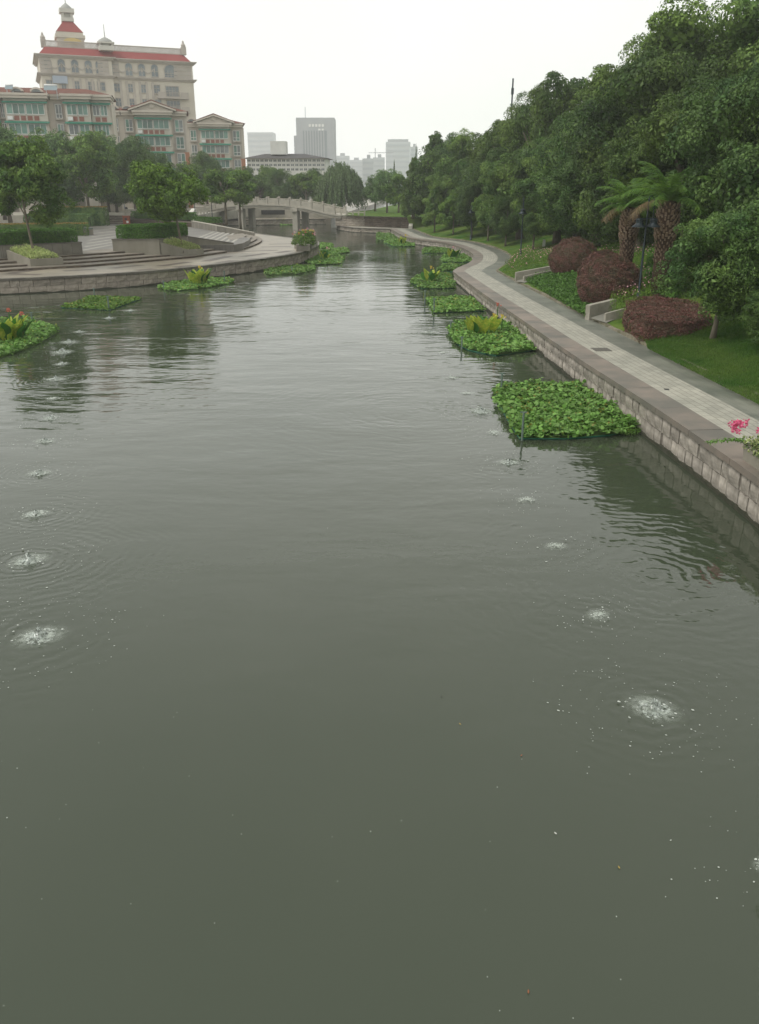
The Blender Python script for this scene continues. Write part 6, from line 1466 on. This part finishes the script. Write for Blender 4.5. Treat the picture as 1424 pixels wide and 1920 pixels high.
    for (a, b, pr_, kind) in bays:
        ua, ub_ = u(a), u(b); y = -pr_ if kind == 'bay' else 0
        ev.box(ua - .35, ub_ + .35 - .71 * 0, y - .7, D_ * .5 + random.random() * .01, ze + .001 + (.01 if kind == 'bay' else 0), ze + .4 + (.012 if kind == 'bay' else 0)); ev.box(ua - .5, ub_ + .5, y - .9, D_ * .5 + random.random() * .01, ze + .42 + (.01 if kind == 'bay' else 0), ze + .75 + (.012 if kind == 'bay' else 0))
    ev.build('eaves', 'a_wall', o)
    rz = ze + .78; rh = 1.35; rf = MB(); y0 = -.9
    rf.hexa([(-.4, y0, rz), (W_ + .4, y0, rz), (W_ + .4, D_ + .4, rz), (-.4, D_ + .4, rz)], [(3.5, D_ * .45, rz + rh), (W_ - 4, D_ * .45, rz + rh), (W_ - 4, D_ * .55, rz + rh), (3.5, D_ * .55, rz + rh)]); ro = rf.build('roof', 'a_tile', o)
    for px in dormers:
        x = u(px); dm = MB(); z = rz + .3
        prev = None
        for k in range(9):
            a = math.pi * k / 8; cur = (x - math.cos(a) * .95, z + .05 + math.sin(a) * .62); cur2 = (x - math.cos(a) * .7, z + math.sin(a) * .42)
            if prev: dm.hexa([(prev[1][0], -.5, prev[1][1]), (cur2[0], -.5, cur2[1]), (cur2[0], 1.2, cur2[1]), (prev[1][0], 1.2, prev[1][1])], [(prev[0][0], -.5, prev[0][1]), (cur[0], -.5, cur[1]), (cur[0], 1.2, cur[1]), (prev[0][0], 1.2, prev[0][1])])
            prev = (cur, cur2)
        do = dm.build('dormer', 'a_wall', ro); gm_ = MB(); gm_.quad(*[(x - math.cos(math.pi * k / 8) * .69, -.3, z + math.sin(math.pi * k / 8) * .41) for k in range(9)]); gm_.build('dormer_glass', 'a_glass2', ro)
    if ped:
        a, b, c_ = u(ped[0]), u(ped[1]), 0; um = (a + b) / 2; pr_ = mxp; hh = 1.25
        pd = MB(); pd.v = [(a - .4, -pr_ - .35, rz), (b + .4, -pr_ - .35, rz), (um, -pr_ - .35, rz + hh), (a - .4, D_ * .5, rz), (b + .4, D_ * .5, rz), (um, D_ * .5, rz + hh)]; pd.f = [(0, 1, 2), (3, 5, 4), (0, 2, 5, 3), (1, 4, 5, 2)]; pd.build('pediment', 'a_wall', o)
        rl = MB()
        for (xa, za, xb, zb_) in ((a - 1., rz - .05, um, rz + hh + .25), (um, rz + hh + .25, b + 1., rz - .05)):
            rl.hexa([(xa, -pr_ - .9, za), (xb, -pr_ - .9, zb_), (xb, D_ * .4, zb_), (xa, D_ * .4, za)], [(xa, -pr_ - .9, za + .3), (xb, -pr_ - .9, zb_ + .3), (xb, D_ * .4, zb_ + .3), (xa, D_ * .4, za + .3)])
        rl.build('pediment_rake', 'a_tile', o); r2_ = MB()
        for (xa, za, xb, zb_) in ((a - .9, rz - .1, um, rz + hh + .05), (um, rz + hh + .05, b + .9, rz - .1)):
            r2_.hexa([(xa, -pr_ - .95, za), (xb, -pr_ - .95, zb_), (xb, -pr_ - .36, zb_), (xa, -pr_ - .36, za)], [(xa, -pr_ - .95, za + .28), (xb, -pr_ - .95, zb_ + .28), (xb, -pr_ - .36, zb_ + .28), (xa, -pr_ - .36, za + .28)])
        r2_.build('pediment_trim', 'a_wall', o)
        MB().lathe([(0, 0), (.5, 0), (.5, .15), (0, .2)], 10).build('pediment_medallion', 'a_wall', o, (um, -pr_ - .36, rz + .8)).rotation_euler = (math.pi / 2, 0, 0)
    return o, A_, d, ze, u
a1 = apartment('nearest apartment block at the left edge with a long orange tiled roof', -60, 208, 146, R(13), 184, 7,
               [(-60, -4, 1.2, 'bay'), (-4, 8, 0, 'win'), (9, 88, 1.4, 'bay'), (99, 117, 0, 'win'), (122, 169, 1.6, 'bay'), (170, 205, .9, 'bay')], dormers=(34, 71), heaters=())
a2 = apartment('middle apartment block with a triangular gable above the trees', 210, 350, 170, R(12), 216, 7,
               [(210, 222, 0, 'win'), (231, 251, 0, 'win'), (254, 320, 1.3, 'bay'), (323, 346, 0, 'win')], ped=(252, 322), dormers=(214, 240), red_from=341)
a3 = apartment('right apartment block with triangular gable and brick red corner', 352, 457, 196, R(11), 238, 7,
               [(354, 370, 0, 'win'), (374, 430, 1.3, 'bay'), (433, 452, 0, 'win')], ped=(371, 432), dormers=(360,), red_from=448)
# solar heaters and roof boxes
def heater(label, px, py0, py1, wpx, Y, col=None):
    a = Q(px - wpx / 2, py1, Y); b = Q(px + wpx / 2, py0, Y); w_ = b.x - a.x; h = b.z - a.z
    o = thing('water_heater', label, 'rooftop heater', (a.x + w_ / 2, Y, a.z), R(10)); t = MB(); t.tube([(-w_ / 2, 0, h * .85), (w_ / 2, 0, h * .85)], h * .16, 10); t.build('tank', 'white', o, smooth=True)
    MB().hexa([(-w_ / 2, -.8, 0), (w_ / 2, -.8, 0), (w_ / 2, -.7, 0), (-w_ / 2, -.7, 0)], [(-w_ / 2, -.1, h * .75), (w_ / 2, -.1, h * .75), (w_ / 2, 0, h * .75), (-w_ / 2, 0, h * .75)]).build('collector', mat('collector_glass', (.22, .27, .29), .3), o)
    lg = MB(); 
    for s in (-1, 1): lg.box(s * w_ * .4 - .05, s * w_ * .4 + .05, 0, .1, -1.2, h * .8)
    lg.build('stand', 'steel', o)
heater('grey solar water heater on the left block roof', 96, 158, 170, 22, 147.5); heater('small roof box heater at the left edge', 18, 158, 168, 12, 146.5)
heater('white topped heater above the middle gable', 276, 194, 201, 12, 176); heater('white topped heater above the right gable', 392, 217, 223, 10, 201)
# long white building
def slab_building(label, pxl, pxr, Y, pyt, pyb, wm, name='building', depth=14, rows=0, colsn=0, roof=None, ang_=0, gm='a_glass2', cat='building'):
    a = Q(pxl, pyt, Y); b = Q(pxr, pyt, Y); w_ = b.x - a.x; o = thing(name, label, cat, (a.x, Y, 0), ang_); z = a.z; MB().box(0, w_, 0, depth, 0, z).build('wall', wm, o)
    zb = Zat(a.x, Y, pyb)
    if roof: 
        zr_ = Zat(a.x, Y, roof); MB().hexa([(-1, -1, z + .002), (w_ + 1, -1, z + .002), (w_ + 1, depth + 1, z + .002), (-1, depth + 1, z + .002)], [(4, depth * .4, zr_), (w_ - 6, depth * .4, zr_), (w_ - 6, depth * .6, zr_), (4, depth * .6, zr_)]).build('roof', 'w_roof', o)
    if rows:
        hh = (z - zb) / rows; ww = w_ / colsn
        fm = MB(); fm.box(0, ww * .7, -.1, -.002, -.1, 0); fm.box(ww * .33, ww * .37, -.1, -.003, 0, hh * .5); fme = fm.mesh('window', 'pvc'); gme = MB(); gme.quad((0, -.02, 0), (ww * .7, -.02, 0), (ww * .7, -.02, hh * .5), (0, -.02, hh * .5)); gmm = gme.mesh('pane', gm)
        for r_ in range(rows):
            for c_ in range(colsn): wo = put('window', fme, o, (ww * (c_ + .15), -.004, z - hh * (r_ + 1) + hh * .25)); put('pane', gmm, wo)
    return o, w_, z
wb, w_, z = slab_building('long white building with dark hipped roof left of the tall towers', 463, 610, 235, 297, 322, 'w_wall', rows=3, colsn=18, roof=287, ang_=R(-2))
MB().box(6, 10, 2, 6, z + 1, z + 4.2).build('roof_box', 'w_wall', wb)
# far towers
tw1, w_, z = slab_building('tall grey office tower with vertical ribs rising behind the white building', 555, 627, 620, 220.5, 330, 't_wall', name='office_tower', depth=22)
for k in range(9): MB().box(w_ * (.14 + .07 * k), w_ * (.14 + .07 * k) + .9, -.5, -.003, 0, z - 8).build('rib', 't_wall', tw1); 
for k in range(9): MB().box(w_ * (.14 + .07 * k) + .9, w_ * (.14 + .07 * (k + 1)) if k < 8 else w_ * .8, -.1, -.004, 0, z - 8).build('glazing', 't_glass', tw1)
for k in range(5): MB().box(w_ * (.33 + .085 * k), w_ * (.33 + .085 * k) + 1.5, -.25, -.005, z - 5.6, z - 4.0).build('roof_opening', 'white', tw1)
for k in range(2): MB().box(w_ * (.58 + .085 * k), w_ * (.58 + .085 * k) + 1.5, -.25, -.005, z - 8 + .1, z - 6.8).build('roof_opening', 'white', tw1)
MB().box(-2, -.003, 3, 9, z * .52, z * .78).build('side_bay', 't_wall', tw1); MB().tube([(6, 6, z), (6, 6, z + 7)], .25, 6).build('antenna', 't_wall', tw1)
tw2, w_, z = slab_building('pale blue hazy block left of the office tower', 464, 512, 930, 248, 330, 't_hazed', name='office_tower', depth=25)
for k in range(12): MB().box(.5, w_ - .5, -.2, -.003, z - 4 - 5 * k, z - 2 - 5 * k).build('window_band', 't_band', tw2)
tw3, w_, z = slab_building('pale hazy tower above the right trees', 724, 770, 900, 266, 330, 't_hazed', name='office_tower', depth=25)
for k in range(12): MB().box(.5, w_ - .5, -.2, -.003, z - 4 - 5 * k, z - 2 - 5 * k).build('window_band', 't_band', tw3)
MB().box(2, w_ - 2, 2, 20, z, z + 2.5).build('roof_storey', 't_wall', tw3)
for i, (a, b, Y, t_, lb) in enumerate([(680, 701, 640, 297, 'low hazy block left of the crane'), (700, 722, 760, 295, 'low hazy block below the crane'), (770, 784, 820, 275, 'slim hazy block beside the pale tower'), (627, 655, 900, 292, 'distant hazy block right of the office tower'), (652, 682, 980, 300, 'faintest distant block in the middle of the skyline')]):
    o, w_, z = slab_building(lb, a, b, Y, t_, 330, 't_hazed', name='distant_block', depth=16)
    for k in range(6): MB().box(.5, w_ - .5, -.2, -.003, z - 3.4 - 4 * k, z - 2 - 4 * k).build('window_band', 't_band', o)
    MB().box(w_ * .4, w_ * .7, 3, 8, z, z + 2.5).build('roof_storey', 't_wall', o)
q = Q(704, 295, 800); cr = thing('tower_crane', 'faint tower crane on the hazy skyline', 'crane', (q.x, 800, 0)); ht = Zat(q.x, 800, 287)
MB().box(-.35, .35, -.35, .35, 0, ht + 4).build('mast', 't_wall', cr); MB().box(-6, 16, -.25, .25, ht, ht + .5).build('jib', 't_wall', cr)
# small pink roof hut between trees
hq = Q(98, 296, 128); hu = thing('garden_hut', 'small building with pinkish roof between the left trees', 'building', (hq.x, 128, 2)); hz2 = hq.z - 2; MB().box(-4, 4, 0, 6, 0, hz2 - .1).build('wall', 'a_wall', hu)
MB().hexa([(-4.4, -.5, hz2 - .1), (4.4, -.5, hz2 - .1), (4.4, 6.5, hz2 - .1), (-4.4, 6.5, hz2 - .1)], [(-3.2, 2, hz2 + 1.2), (3.2, 2, hz2 + 1.2), (3.2, 4, hz2 + 1.2), (-3.2, 4, hz2 + 1.2)]).build('roof', mat('pink_roof', (.42, .28, .23), .8), hu)

# ------------------------------------------------------------------ haze: the damp air over the river
hz = MB().box(-700, 700, -130, 1040, -2.2, 84)
hm = bpy.data.materials.new('damp_air'); hm.use_nodes = True; hn = hm.node_tree.nodes; hn.clear()
ho = hn.new('ShaderNodeOutputMaterial'); hv = hn.new('ShaderNodeVolumePrincipled'); hv.inputs['Color'].default_value = (.985, .995, 1, 1); hv.inputs['Density'].default_value = .00055; hv.inputs['Anisotropy'].default_value = .2
hm.node_tree.links.new(hv.outputs[0], ho.inputs['Volume'])
tag(put('haze', hz.mesh('haze', hm)), 'pale damp haze lying over the whole river and town', 'haze', kind='stuff')
